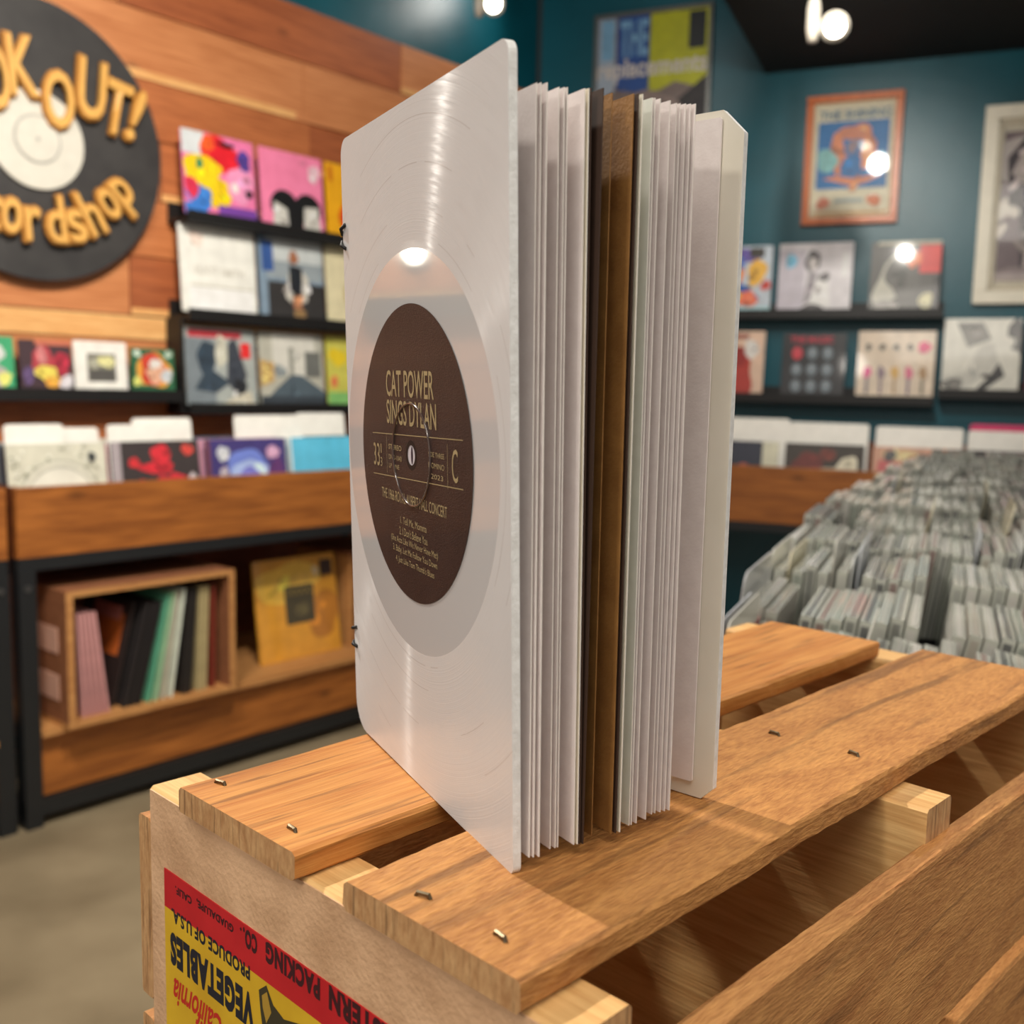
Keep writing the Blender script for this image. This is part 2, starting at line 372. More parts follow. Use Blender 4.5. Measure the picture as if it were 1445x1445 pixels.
album(FW, 2.01, 2.3, 1.771, 2.055, A3, (232, 120, 168), [('r', (210, 214, 216), 0, .72, .3, 1), ('e', R_, .55, .75, .3, .22, -20), ('e', (238, 90, 40), .35, .88, .1, .1), ('e', Y_, .25, .55, .26, .18, 20), ('e', Y_, .45, .32, .24, .17, -30), ('e', (240, 150, 190), .78, .45, .2, .22), ('e', (80, 60, 140), .85, .75, .1, .12), ('r', B_, 0, 0, .3, .14), ('e', B_, .2, .22, .17, .16), ('e', (214, 50, 80), .1, .32, .09, .13), ('r', (116, 66, 156), .45, 0, 1, .16), ('e', (40, 130, 90), .22, .62, .05, .06), ('e', K_, .6, .9, .12, .03), ('e', K_, .9, .35, .05, .06), ('e', W_, .7, .4, .05, .06)],
      'album with swirling red, yellow, blue and pink paint shapes, on the top ledge')
album(FW, 2.325, 2.612, 1.771, 2.055, A3, PK, [('c', K_, .36, .3, .22, .2), ('c', K_, .74, .3, .22, .2), ('r', K_, .4, 0, .66, .36), ('p', (206, 204, 196), ((.16, 0), (.42, 0), (.4, .26), (.2, .34))), ('p', (206, 204, 196), ((.66, 0), (.95, 0), (.9, .34), (.68, .32))), ('e', (230, 190, 200), .86, .78, .09, .12), ('r', (214, 120, 150), .62, .86, .75, .93)],
      'pink album with two dark rounded head shapes, on the top ledge')
album(FW, 2.63, 2.92, 1.771, 2.055, A3, (238, 168, 26), [('r', (200, 110, 20), .05, .75, .12, .95), ('e', (220, 60, 20), .5, .3, .3, .3)], 'yellow-orange album at the right end of the top ledge, half hidden by the notebook')
album(FW, 1.995, 2.302, 1.443, 1.74, A3, (232, 230, 222), [('e', (236, 214, 202), .22, .85, .09, .09), ('t', (206, 202, 192), 'ELIOT SMITH', .18, .44, .84, .54), ('r', (190, 186, 170), .12, .3, .95, .315), ('r', (244, 243, 238), .1, .02, .95, .29)],
      'plain white album with faint pale lettering, on the middle ledge')
album(FW, 2.318, 2.617, 1.443, 1.74, A3, (128, 148, 166), [('r', (196, 202, 202), .12, .72, 1, 1), ('r', (150, 160, 166), .12, .5, 1, .72), ('r', (54, 52, 52), .12, 0, 1, .46), ('r', (56, 88, 150), .05, .58, .22, .96), ('p', (200, 196, 186), ((.38, .28), (.48, .2), (.54, .66), (.45, .62))), ('p', (200, 196, 186), ((.62, .66), (.76, .52), (.72, .24), (.6, .2), (.66, .45))), ('p', (34, 36, 42), ((.45, .36), (.63, .32), (.66, .66), (.46, .68))), ('e', (164, 108, 78), .53, .78, .065, .09), ('p', (176, 120, 88), ((.5, .14), (.64, .14), (.6, .26), (.5, .27))), ('r', (150, 120, 80), .5, .02, .68, .12)],
      'album showing a seated person in a dark vest and white sleeves, on the middle ledge')
album(FW, 2.632, 2.92, 1.443, 1.74, A3, (226, 216, 178), [('e', (190, 170, 120), .5, .4, .2, .3)], 'cream album at the right end of the middle ledge, half hidden by the notebook')
album(FW, 2.01, 2.3, 1.121, 1.395, A3, (166, 172, 168), [('r', (120, 130, 136), 0, 0, .4, .86), ('r', (200, 60, 70), .05, .87, .8, .97), ('e', (46, 62, 76), .3, .62, .15, .2), ('p', (50, 66, 80), ((.1, .2), (.4, .16), (.62, .3), (.3, .5))), ('e', (206, 204, 186), .5, .7, .08, .22), ('p', (56, 62, 72), ((.6, .8), (.7, .9), (.86, .4), (.74, .1), (.56, .3))), ('p', (28, 30, 36), ((.66, .36), (.86, .3), (.8, .05), (.68, .14))), ('p', (206, 200, 180), ((.45, .0), (.95, 0), (.9, .2), (.62, .1))), ('r', (226, 44, 44), .78, .62, .92, .82)],
      'blue-grey album of two blurred figures with a red sticker, on the lowest ledge')
album(FW, 2.318, 2.617, 1.121, 1.395, A3, (186, 184, 170), [('p', (84, 98, 108), ((0, 0), (1, 0), (1, .2), (.6, .45), (.5, .45), (.2, .2))), ('p', (216, 214, 204), ((.2, .45), (.9, .4), (.85, 1), (.2, 1))), ('r', (150, 150, 140), .45, .42, .52, .8), ('r', (110, 112, 108), .7, .4, .95, .75), ('p', (196, 160, 100), ((0, .25), (.2, .33), (.22, .58), (0, .62))), ('e', (140, 148, 150), .3, .47, .1, .08), ('r', (58, 66, 74), 0, 0, 1, .13)],
      'album with a pale tree-lined street photograph, on the lowest ledge')
album(FW, 2.635, 2.92, 1.121, 1.395, A3, (206, 200, 90), [('e', (238, 204, 40), .2, .7, .16, .12), ('r', (130, 190, 110), 0, 0, 1, .2), ('e', (220, 120, 80), .12, .35, .06, .09)], 'yellow-green album at the right end of the lowest ledge, half hidden by the notebook')
# small covers under the sign
S3 = 3.175; SG = 'small_square_cover'
album(FW, 1.255, 1.432, 1.163, 1.325, S3, (60, 160, 110), [('e', (206, 210, 206), .65, .7, .2, .18), ('e', (180, 170, 172), .6, .28, .26, .24), ('e', (222, 222, 120), .82, .22, .12, .12)], 'small green cover with pale circles at the left edge of the long ledge', SG, 5, 'album cover')
album(FW, 1.447, 1.612, 1.163, 1.32, S3, (64, 44, 50), [('e', (176, 60, 70), .45, .6, .24, .25), ('e', (196, 120, 120), .42, .7, .1, .18), ('e', (170, 40, 60), .8, .55, .16, .22), ('e', (226, 206, 90), .5, .35, .22, .16), ('e', (222, 160, 60), .62, .18, .16, .12), ('e', (206, 200, 206), .88, .18, .14, .15), ('e', (90, 70, 110), .15, .3, .1, .2), ('r', (196, 110, 86), .3, .9, 1, 1)], 'small dark cover with red and yellow flowers under the round sign', SG, 5, 'album cover')
album(FW, 1.62, 1.8, 1.163, 1.325, S3, (236, 230, 222), [('r', (120, 118, 108), .24, .2, .78, .76), ('e', (216, 212, 150), .6, .6, .16, .12), ('r', (84, 82, 78), .26, .22, .76, .44), ('e', (170, 168, 150), .36, .55, .1, .1)], 'small white-bordered cover with a grey landscape square under the sign', SG, 5, 'album cover')
album(FW, 1.815, 1.975, 1.163, 1.31, S3, (36, 96, 62), [('e', (226, 160, 60), .52, .5, .38, .42), ('e', (198, 60, 40), .5, .52, .32, .35), ('e', (224, 170, 140), .55, .45, .22, .24), ('e', (222, 214, 206), .55, .66, .14, .12), ('e', (200, 206, 210), .8, .38, .14, .15), ('e', (206, 206, 110), .12, .25, .09, .12), ('e', (190, 210, 190), .14, .88, .09, .08), ('e', (190, 210, 190), .86, .88, .09, .08)], 'small green cover with an orange and red oval, last on the long ledge', SG, 5, 'album cover')
# teal wall albums
A4 = 4.735
album(FT, -1.075, -.775, 1.573, 1.868, A4, (190, 200, 210), [('e', (96, 80, 150), .6, .85, .2, .12), ('e', (236, 180, 70), .78, .6, .14, .2), ('e', (240, 130, 60), .5, .58, .1, .13), ('p', (40, 90, 170), ((.45, .5), (.62, .4), (.85, .2), (.7, .18), (.5, .35))), ('e', (238, 120, 90), .66, .2, .14, .13), ('e', (236, 190, 90), .45, .25, .1, .12), ('e', (214, 80, 70), .92, .4, .07, .08), ('r', (60, 56, 50), .66, .82, .88, .97), ('r', (176, 214, 220), 0, 0, 1, .08), ('e', (80, 110, 180), .5, .75, .1, .1)], 'colourful abstract painted album on upper teal-wall ledge beside the notebook', lean=5)
album(FT, -.745, -.432, 1.573, 1.873, A4, (222, 218, 222), [('r', (196, 190, 200), 0, 0, .36, .9), ('e', (120, 190, 222), .17, .74, .07, .11), ('e', (96, 92, 96), .46, .74, .1, .15), ('e', (214, 208, 206), .47, .7, .055, .1), ('p', (160, 154, 160), ((.36, .1), (.5, .2), (.54, .56), (.42, .6))), ('p', (232, 230, 228), ((.44, .12), (.74, .05), (.68, .5), (.55, .55))), ('e', (110, 106, 108), .63, .5, .08, .06), ('e', (90, 86, 88), .5, .03, .16, .08), ('r', (240, 240, 238), .86, .5, .94, .86)], 'white album of a seated dark-haired woman on the upper teal-wall ledge')
album(FT, -.358, -.078, 1.573, 1.868, A4, (84, 82, 78), [('e', (186, 184, 170), .38, .5, .24, .42, -25), ('e', (96, 94, 90), .5, .55, .24, .38, -15), ('r', (214, 74, 70), .7, .54, 1, .94), ('e', (226, 120, 70), .62, .74, .1, .13), ('r', (176, 170, 150), .1, .95, 1, 1), ('e', (150, 146, 140), .25, .08, .2, .07), ('e', (206, 200, 160), .82, .14, .09, .13), ('r', (54, 50, 50), .92, 0, 1, .5)], 'dark grey album with curved pale shape and red corner, upper teal-wall ledge')
album(FT, -1.08, -.79, 1.203, 1.49, A4, (224, 192, 168), [('e', (176, 52, 40), .55, .35, .3, .42, 20), ('e', (150, 40, 36), .5, .6, .22, .2), ('e', (226, 222, 216), .8, .72, .12, .14), ('r', (150, 80, 70), .3, .88, .75, .95)], 'cream album with a large red shape on the lower teal-wall ledge beside the notebook')
dots = []
for i in range(3):
    for k in range(3): dots += [('c', (206, 56, 70) if (i, k) == (0, 2) else (112, 124, 132), .24 + .24 * i, .16 + .26 * k, .085, .1), ('e', (196, 80, 90) if (i, k) == (0, 2) else (150, 160, 166), .24 + .24 * i, .18 + .26 * k, .03, .05)]
album(FT, -.71, -.438, 1.203, 1.482, A4, (36, 36, 40), dots + [('t', (186, 44, 64), 'THE MAGIC', .12, .84, .8, .95)], 'black album with nine round dots and red title, lower teal-wall ledge')
st = []
for i in range(5): st += [('e', (70, 66, 60) if i < 4 else (230, 70, 120), .14 + .18 * i, .76, .035 if i < 4 else .09, .05 if i < 4 else .08), ('e', ((222, 80, 140), (140, 120, 130), (214, 170, 90), (216, 110, 140), (176, 140, 100))[i], .14 + .18 * i, .38, .05, .1), ('r', ((120, 110, 120), (140, 120, 130), (180, 150, 110), (130, 110, 130), (120, 110, 90))[i], .12 + .18 * i, .06, .16 + .18 * i, .3), ('r', (236, 222, 200), .225 + .18 * i, .05, .23 + .18 * i, .7)]
album(FT, -.388, -.075, 1.203, 1.49, A4, (224, 206, 184), st, 'cream album with small standing figures and pink sticker, lower teal-wall ledge')
album(FT, -.045, .25, 1.238, 1.542, A4, (218, 216, 204), [('p', (130, 128, 122), ((.16, .95), (.5, .95), (.62, .72), (.32, .6))), ('p', (196, 194, 184), ((.02, .05), (.3, .02), (.75, .35), (.66, .66), (.48, .62), (.3, .25), (.02, .2))), ('p', (48, 46, 46), ((.46, .04), (.56, .02), (.82, .22), (.74, .4), (.62, .2))), ('e', (60, 58, 56), .92, .86, .1, .13), ('p', (80, 78, 74), ((.9, .8), (1, .8), (1, .5), (.93, .6))), ('e', (120, 118, 112), .15, .1, .13, .09), ('t', (90, 88, 84), 'ECHO', .2, .84, .46, .91)], 'black and white album of a laced boot under the white picture frame')
album(FT, .275, .575, 1.238, 1.54, A4, (120, 40, 60), [('e', (220, 200, 190), .5, .5, .3, .3)], 'dark red album at the far right of the ledge under the white frame')

# ------------------------------------------------------------------ framed pictures on the teal wall
def picture(s0, s1, z0, z1, fw, fm, base, L, label, name, cat, inner=None, th=.03, glossy=True):
    w, h = s1 - s0, z1 - z0; c = FT @ T((s0 + s1) / 2, 4.82, z0)
    e = empty(name, c, label, cat)
    o = MB()
    for a in (((-w / 2, z) for z in ())): pass
    o.box((-w / 2, -th, 0), (w / 2, -.002, fw), fm); o.box((-w / 2, -th, h - fw), (w / 2, -.002, h), fm)
    o.box((-w / 2, -th, fw), (-w / 2 + fw, -.002, h - fw), fm); o.box((w / 2 - fw, -th, fw), (w / 2, -.002, h - fw), fm)
    if inner:
        g = fw * .35
        for (x0, a0, x1, a1) in ((-w / 2 + fw, fw, w / 2 - fw, fw + g), (-w / 2 + fw, h - fw - g, w / 2 - fw, h - fw), (-w / 2 + fw, fw, -w / 2 + fw + g, h - fw), (w / 2 - fw - g, fw, w / 2 - fw, h - fw)):
            o.box((x0, -th * .6, a0), (x1, -.003, a1), inner)
    o.build('frame', e, bevel=.003)
    q = MB(); q.add([(-w / 2 + fw, -.008, fw), (w / 2 - fw, -.008, fw), (w / 2 - fw, -.008, h - fw), (-w / 2 + fw, -.008, h - fw)], [(0, 1, 2, 3)], plain(base, .5, .2))
    q2 = MB(); shapes(q2, w, h, -.009, L)
    off = len(q.v); q.v += [(x - w / 2, y, z) for x, y, z in q2.v]
    for f, mi in zip(q2.f, q2.m): q.f.append(tuple(v + off for v in f)); q.m.append(q.mi(q2.mats[mi]))
    q.build('print', e)
    if glossy:
        gm = CACHE.get('glass')
        if not gm:
            gm, N, Lk, b = newmat('clear_glass'); b.inputs['Roughness'].default_value = .02; b.inputs['Alpha'].default_value = .06
            b.inputs['Base Color'].default_value = (1, 1, 1, 1); b.inputs['Coat Weight'].default_value = 1; b.inputs['Coat Roughness'].default_value = .02
            b.inputs['Base Color'].default_value = (.02, .02, .02, 1); b.inputs['Specular IOR Level'].default_value = 1; CACHE['glass'] = gm
        MB().box((-w / 2 + fw * .8, -.02, fw * .8), (w / 2 - fw * .8, -.018, h - fw * .8), gm).build('glass', e)
    return e
M_ORF = wood('orange_frame_wood', (206, 112, 52), (178, 84, 32), 2, 3, .35, .05)
O_ = (226, 140, 96); BL = (22, 112, 178)
L = [('r', (222, 214, 186), .09, .07, .91, .93), ('r', BL, .13, .28, .87, .8), ('e', O_, .5, .66, .19, .12), ('e', O_, .36, .56, .09, .16, 8), ('e', O_, .64, .56, .09, .16, -8), ('e', BL, .5, .62, .11, .09), ('e', (206, 130, 100), .5, .7, .13, .05), ('e', (150, 130, 140), .5, .6, .06, .05), ('p', O_, ((.2, .36), (.36, .33), (.5, .3), (.66, .32), (.84, .38), (.7, .37), (.5, .36), (.34, .38))), ('e', BL, .5, .45, .12, .08),
     ('e', (130, 190, 190), .24, .5, .1, .1), ('e', (120, 170, 190), .78, .48, .08, .08), ('t', (60, 110, 140), 'THE SHINING', .14, .815, .88, .885), ('e', (206, 120, 90), .22, .17, .07, .045), ('e', (216, 120, 70), .75, .18, .07, .045), ('r', (156, 170, 170), .34, .17, .64, .2), ('r', (214, 170, 110), .12, .08, .9, .1)]
picture(-.667, -.268, 1.954, 2.502, .03, M_ORF, (222, 206, 164), L, 'orange wooden framed poster with a long-haired figure on blue on the teal wall', 'framed_poster', 'poster')
M_WF = plain((232, 226, 208), .4, name='white_frame'); M_WF2 = plain((196, 186, 164), .4)
L = [('r', (120, 104, 108), .14, .12, .86, .87), ('e', (196, 186, 182), .5, .72, .4, .2), ('p', (58, 48, 56), ((.17, .74), (.28, .84), (.46, .84), (.48, .52), (.44, .14), (.3, .14), (.28, .42), (.2, .5))), ('p', (196, 184, 180), ((.2, .66), (.27, .78), (.33, .72), (.3, .6))), ('e', (206, 190, 182), .38, .76, .07, .055), ('e', (66, 52, 54), .38, .8, .08, .035), ('p', (206, 190, 184), ((.15, .46), (.26, .5), (.25, .46), (.16, .43))), ('p', (200, 186, 182), ((.32, .14), (.4, .16), (.36, .42), (.33, .42))), ('p', (58, 48, 56), ((.56, .14), (.74, .14), (.76, .6), (.72, .72), (.58, .7))), ('e', (200, 184, 178), .66, .77, .06, .05), ('e', (150, 136, 136), .3, .17, .14, .02), ('r', (186, 172, 170), .14, .12, .86, .16)]
picture(.052, .62, 1.603, 2.405, .055, M_WF, (216, 208, 188), L, 'large white framed black and white photograph of standing people on the teal wall', 'framed_photograph', 'picture', inner=M_WF2, th=.035)
M_SIL = plain((120, 120, 116), .35, metal=.7, name='silver_frame')
L = [('r', (176, 190, 206), 0, .52, .18, 1), ('r', (130, 180, 214), .06, .76, .17, .97), ('r', (40, 84, 156), .2, .58, .47, 1), ('t', (130, 180, 220), 'THE', .22, .77, .46, .96), ('r', (196, 198, 30), .48, .58, 1, 1), ('r', (36, 40, 42), .8, .78, .94, .97), ('p', (128, 112, 106), ((0, 0), (1, 0), (1, .56), (.7, .62), (.5, .56), (.2, .6), (0, .54))), ('p', (40, 34, 34), ((.68, .5), (.96, .64), (.98, .3), (.76, .32))), ('e', (150, 132, 124), .45, .46, .28, .12), ('r', (196, 200, 40), .62, 0, 1, .26), ('t', (222, 214, 206), 'replacements', .03, .63, .96, .76)]
picture(-1.663, -1.1, 2.1, 2.955, .018, M_SIL, (120, 110, 106), L, 'thin-framed rock band poster with blue and yellow blocks high on the teal wall', 'band_poster', 'poster')

# ------------------------------------------------------------------ spotlights
M_LW = plain((206, 198, 184), .35, name='white_enamel'); M_BULB = plain((255, 244, 220), .4, emis=28, name='lit_bulb')
def fixture(loc, target, ztop, label):
    loc = Vector(loc); d = (Vector(target) - loc).normalized()
    e = empty('track_spotlight', T(*loc), label, 'lamp')
    MB().tube([(-d * .085), (-d * .07), (-d * .02), (d * .0), (d * .008)], [.014, .026, .036, .043, .043], M_LW, 24).build('lamp_head', e, smooth=True)
    MB().tube([d * .009, d * .0125], .029, M_BULB, 24).build('bulb', e)
    s_ = d.cross(Vector((0, 0, 1))).normalized() * .052
    q = s_ * 1.15 - d * .03
    MB().tube([q + Vector((0, 0, .1)), q + Vector((0, 0, .05)), q + Vector((0, 0, -.01)), q + Vector((0, 0, -.045))], [.012, .02, .02, .014], M_LW, 14).build('gimbal_arm', e, smooth=True)
    MB().tube([q, -d * .03], .009, M_LW, 8).build('pivot', e)
    MB().tube([q + Vector((0, 0, .09)), q + Vector((0, 0, ztop - loc.z - .02))], .008, M_LW, 8).tube([q + Vector((0, 0, ztop - loc.z - .035)), q + Vector((0, 0, ztop - loc.z))], .04, M_LW, 20).build('stem', e)
    return e
fixture((.925, 3.2, 2.295), (.75, 2.3, 1.9), 2.625, 'lit white spotlight hanging from the black soffit, above the orange framed poster')
fixture((-.118, 4.2, 2.69), (-.25, 2.6, 2.2), 3.15, 'bright spotlight at the top edge above the notebook, near the wall corner')
fixture((.84, 3.36, 2.59), (1.5, 4.55, 2.28), 3.15 - .53, 'spotlight aimed at the teal wall above the frame, nearer the soffit')

e = empty('globe_wall_lamp', FW @ T(.32, 3.25, 1.53), 'small round glowing lamp on the plank wall left of the sign', 'lamp')
MB().tube([(0, -.004, 0), (0, -.02, 0)], .045, BLACK, 24).tube([(0, -.02, 0), (0, -.06, 0)], .012, BLACK, 12).build('wall_plate', e)
o = MB(); V = []; F = []
for i in range(13):
    a = PI * i / 12
    V += [(.036 * math.sin(a) * math.cos(2 * PI * k / 24), -.095 + .036 * math.sin(a) * math.sin(2 * PI * k / 24), .036 * math.cos(a)) for k in range(24)]
for i in range(12): F += [(i * 24 + k, (i + 1) * 24 + k, (i + 1) * 24 + (k + 1) % 24, i * 24 + (k + 1) % 24) for k in range(24)]
o.add(V, F, plain((255, 246, 226), .4, emis=9, name='glowing_globe')); o.build('globe', e, smooth=True)

# ------------------------------------------------------------------ record bins
M_CARD = plain((240, 238, 230), .35, coat=.5, name='white_card')
def sleeve(F, s, w, d, z0, h, c, lean, label, group, th=.005, name='record_sleeve', cat='record'):
    o = MB().box((0, 0, 0), (w, th, h), art(c))
    return tag(o.build(name, mat=F @ T(s, d, z0) @ Matrix.Rotation(math.radians(-lean), 4, 'X')), label, cat, group)
def bin_unit(F, s0, s1, d0, d1, label, ledge_z=(.735, .92), legs=True, shelf=True):
    e = empty('record_bin', F @ T((s0 + s1) / 2, d0, 0), label, 'record bin')
    w = (s1 - s0) / 2; D = d1 - d0; za, zb = ledge_z
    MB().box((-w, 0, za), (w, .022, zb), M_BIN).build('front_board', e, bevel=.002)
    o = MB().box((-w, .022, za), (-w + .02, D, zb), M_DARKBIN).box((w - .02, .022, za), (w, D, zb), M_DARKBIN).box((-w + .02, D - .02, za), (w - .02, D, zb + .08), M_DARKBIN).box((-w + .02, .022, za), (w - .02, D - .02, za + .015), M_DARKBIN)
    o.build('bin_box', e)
    for a, b_ in (((-w, .002, za - .035), (w, .04, za)), ((-w, D - .04, za - .035), (w, D, za)), ((-w, .002, .03), (w, .04, .075)), ((-w, D - .04, .03), (w, D, .075)), ((-w, .04, .03), (-w + .035, D - .04, .06)), ((w - .035, .04, .03), (w, D - .04, .06))):
        MB().box(a, b_, STEEL).build('steel_rail', e)
    for x in (-w, w - .045):
        for y in (.0, D - .045): MB().box((x, y, 0), (x + .045, y + .045, za - .035), STEEL).tube([(x + .022, y - .004, za - .08), (x + .022, y + .001, za - .08)], .009, plain((150, 150, 150), .3, metal=1), 10).build('leg', e)
    if shelf:
        MB().box((-w + .046, .02, .078), (w - .046, .042, .25), M_BIN).build('lower_front_board', e, bevel=.002)
        MB().box((-w + .046, -.01, .25), (w - .046, D - .05, .2675), M_RIM).build('lower_shelf', e)
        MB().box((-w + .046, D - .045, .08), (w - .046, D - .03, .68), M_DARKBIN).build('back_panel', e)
    return e
bin_unit(FW, 1.185, 2.78, 2.65, 3.24, 'stained pine record bin on black steel legs along the plank wall')
bin_unit(FW, -.1, 1.165, 2.66, 3.24, 'record bin cut off at the left photo edge, beside the long wooden one')
bin_unit(FT, -1.25, 1.5, 3.98, 4.75, 'stained pine record bin along the teal wall behind the CD racks', (.715, .932), shelf=False)

def fill(F, s0, s1, d0, zb, front, backs, cards, nm, lean=7, step=.028, tops=None):
    """front: (color, shapes, label); backs: list of colours behind; cards: (s0,s1,ztop,depth)"""
    c, L, lab = front
    album(F, s0, s1, zb, zb + .28, d0, c, L, lab, name='record_sleeve', lean=lean, cat='record')
    for i, bc in enumerate(backs):
        sleeve(F, s0 + random.uniform(-.004, .006), s1 - s0 - .004, d0 + .03 + i * step, zb, (.275 + random.uniform(-.003, .006)), bc, lean, 'record sleeve packed upright behind the ' + nm, 'records behind the ' + nm)
SB = .75
rc = lambda: random.choice([(206, 204, 196), (60, 60, 66), (150, 150, 150), (190, 180, 160), (120, 60, 56), (70, 90, 110), (214, 210, 204)])
dk = (70, 70, 76)
ring = [('c', (150, 150, 136), .5, .42, .42, .42), ('c', (214, 212, 196), .5, .42, .41, .41), ('c', (160, 160, 146), .5, .42, .36, .36), ('c', (224, 222, 208), .5, .42, .345, .345)]
sw = []
for i in range(60):
    x, z = random.uniform(.02, .95), random.uniform(.5, .98); sw.append(('e', random.choice([(160, 160, 140), (176, 176, 158), (232, 232, 218)]), x, z, .02, .012, random.uniform(0, 180)))
fill(FW, 1.195, 1.468, 2.69, SB, ((208, 206, 188), sw + ring + [('e', (60, 64, 64), .84, .86, .045, .045)], 'white swirl-pattern album with a big circle at the front of the bin'), [rc() for _ in range(7)], None, 'swirl-pattern album')
fill(FW, 1.485, 1.765, 2.69, SB, ((56, 48, 48), [('r', (170, 160, 164), 0, 0, .1, 1), ('e', (214, 44, 56), .55, .84, .12, .12), ('e', (206, 40, 52), .5, .72, .18, .07), ('e', (200, 40, 52), .3, .5, .12, .1), ('e', (206, 44, 56), .58, .55, .1, .1), ('e', (206, 44, 56), .8, .56, .18, .06, -30), ('e', (196, 44, 50), .24, .78, .06, .06), ('e', (206, 70, 60), .86, .9, .07, .06), ('e', (180, 170, 172), .9, .58, .06, .07)], 'black album with a red triangular figure in the bin'), [(196, 120, 140)] + [rc() for _ in range(6)], None, 'black and red album')
fill(FW, 1.79, 2.09, 2.69, SB, ((62, 52, 116), [('r', (110, 60, 70), 0, 0, .05, 1), ('e', (110, 130, 210), .52, .56, .28, .32), ('e', (166, 186, 232), .52, .54, .22, .25), ('e', (120, 120, 206), .52, .5, .15, .18), ('e', (196, 200, 206), .2, .84, .07, .09), ('e', (180, 170, 180), .2, .62, .06, .07), ('e', (206, 160, 190), .82, .84, .08, .08), ('e', (96, 50, 110), .85, .62, .1, .15), ('e', (30, 28, 50), .2, .45, .1, .1)], 'violet album with a glowing pale blue orb in the bin'), [(206, 150, 170)] + [rc() for _ in range(6)], None, 'violet album')
fill(FW, 2.105, 2.4, 2.69, SB, ((92, 190, 224), [('r', (226, 226, 220), 0, .0, .03, 1)], 'plain sky-blue album in the bin beside the notebook'), [rc() for _ in range(6)], None, 'sky-blue album')
fill(FW, .86, 1.14, 2.70, SB, ((206, 200, 186), [], 'pale album sliver at the left photo edge in the neighbouring bin'), [rc() for _ in range(4)], None, 'pale album at the left photo edge')
def card(F, s0, s1, d, zt, label, group=None, c=None, lean=7, z0=.76, rad=.012):
    o = MB().prism(rrect(0, 0, s1 - s0, zt - z0, (0.001, .001, rad, rad), 4), 0, .0025, c or M_CARD)
    return tag(o.build('divider_card', mat=F @ T(s0, d, z0) @ Matrix.Rotation(math.radians(-lean), 4, 'X')), label, 'divider card', group)
for i, (a, b_, d, z, lab) in enumerate(((1.2, 1.36, 2.705, 1.082, 'white divider card rising behind the swirl-pattern album, left'), (1.30, 1.475, 2.735, 1.07, 'white divider card rising behind the swirl-pattern album, right and lower'),
    (1.485, 1.70, 2.705, 1.078, 'white divider card behind the black and red album, left'), (1.58, 1.775, 2.735, 1.095, 'taller white divider card behind the black and red album, right'),
    (1.93, 2.2, 2.735, 1.102, 'white divider card between the violet and sky-blue albums'), (2.2, 2.41, 2.765, 1.108, 'white divider card behind the sky-blue album'), (.9, 1.15, 2.72, 1.09, 'white divider card in the neighbouring bin at the left edge'))):
    card(FW, a, b_, d, z, lab)
# teal bin
TB = .745
fill(FT, -.94, -.60, 4.02, TB, ((44, 48, 64), [('e', (214, 110, 90), .62, .6, .09, .08), ('r', (216, 214, 190), .82, 0, 1, 1)], 'dark navy album with a small coral dot in the teal-wall bin'), [rc() for _ in range(7)], None, 'navy album')
fill(FT, -.575, -.285, 4.02, TB, ((62, 56, 50), [('e', (110, 50, 44), .3, .72, .2, .16), ('e', (216, 206, 180), .5, .58, .26, .08, 15), ('e', (226, 220, 196), .8, .66, .13, .2), ('e', (120, 60, 50), .55, .86, .1, .08)], 'dark album with brown and cream shapes in the teal-wall bin'), [rc() for _ in range(7)], None, 'dark brown and cream album')
fill(FT, -.255, .045, 4.02, TB, ((206, 160, 136), [('e', (206, 110, 110), .2, .7, .15, .12), ('e', (160, 60, 50), .48, .78, .08, .1), ('e', (230, 130, 120), .68, .84, .14, .08), ('e', (222, 200, 150), .3, .9, .2, .06), ('e', (90, 90, 90), .2, .88, .07, .08)], 'pink and peach patterned album in the teal-wall bin'), [rc() for _ in range(7)], None, 'pink and peach album')
fill(FT, .07, .36, 4.02, TB, ((46, 40, 42), [('e', (170, 50, 50), .6, .8, .1, .08), ('e', (90, 84, 84), .3, .85, .2, .08)], 'black album at the right end of the teal-wall bin'), [rc() for _ in range(7)], None, 'black album at the right')
for i, (a, b_, d, z, lab) in enumerate(((-.93, -.565, 4.035, 1.115, 'white divider card behind the navy album in the teal-wall bin'), (-.565, -.275, 4.035, 1.105, 'white divider card behind the brown and cream album in the teal-wall bin'), (-.25, .05, 4.035, 1.10, 'white divider card behind the pink and peach album in the teal-wall bin'), (.065, .36, 4.035, 1.095, 'white divider card behind the rightmost black album in the teal-wall bin'))):
    card(FT, a, b_, d, z, lab, z0=.75)
card(FT, .07, .36, 4.065, 1.118, 'magenta divider card at the right of the teal-wall bin', c=plain((206, 20, 96), .4, .5), z0=.75)

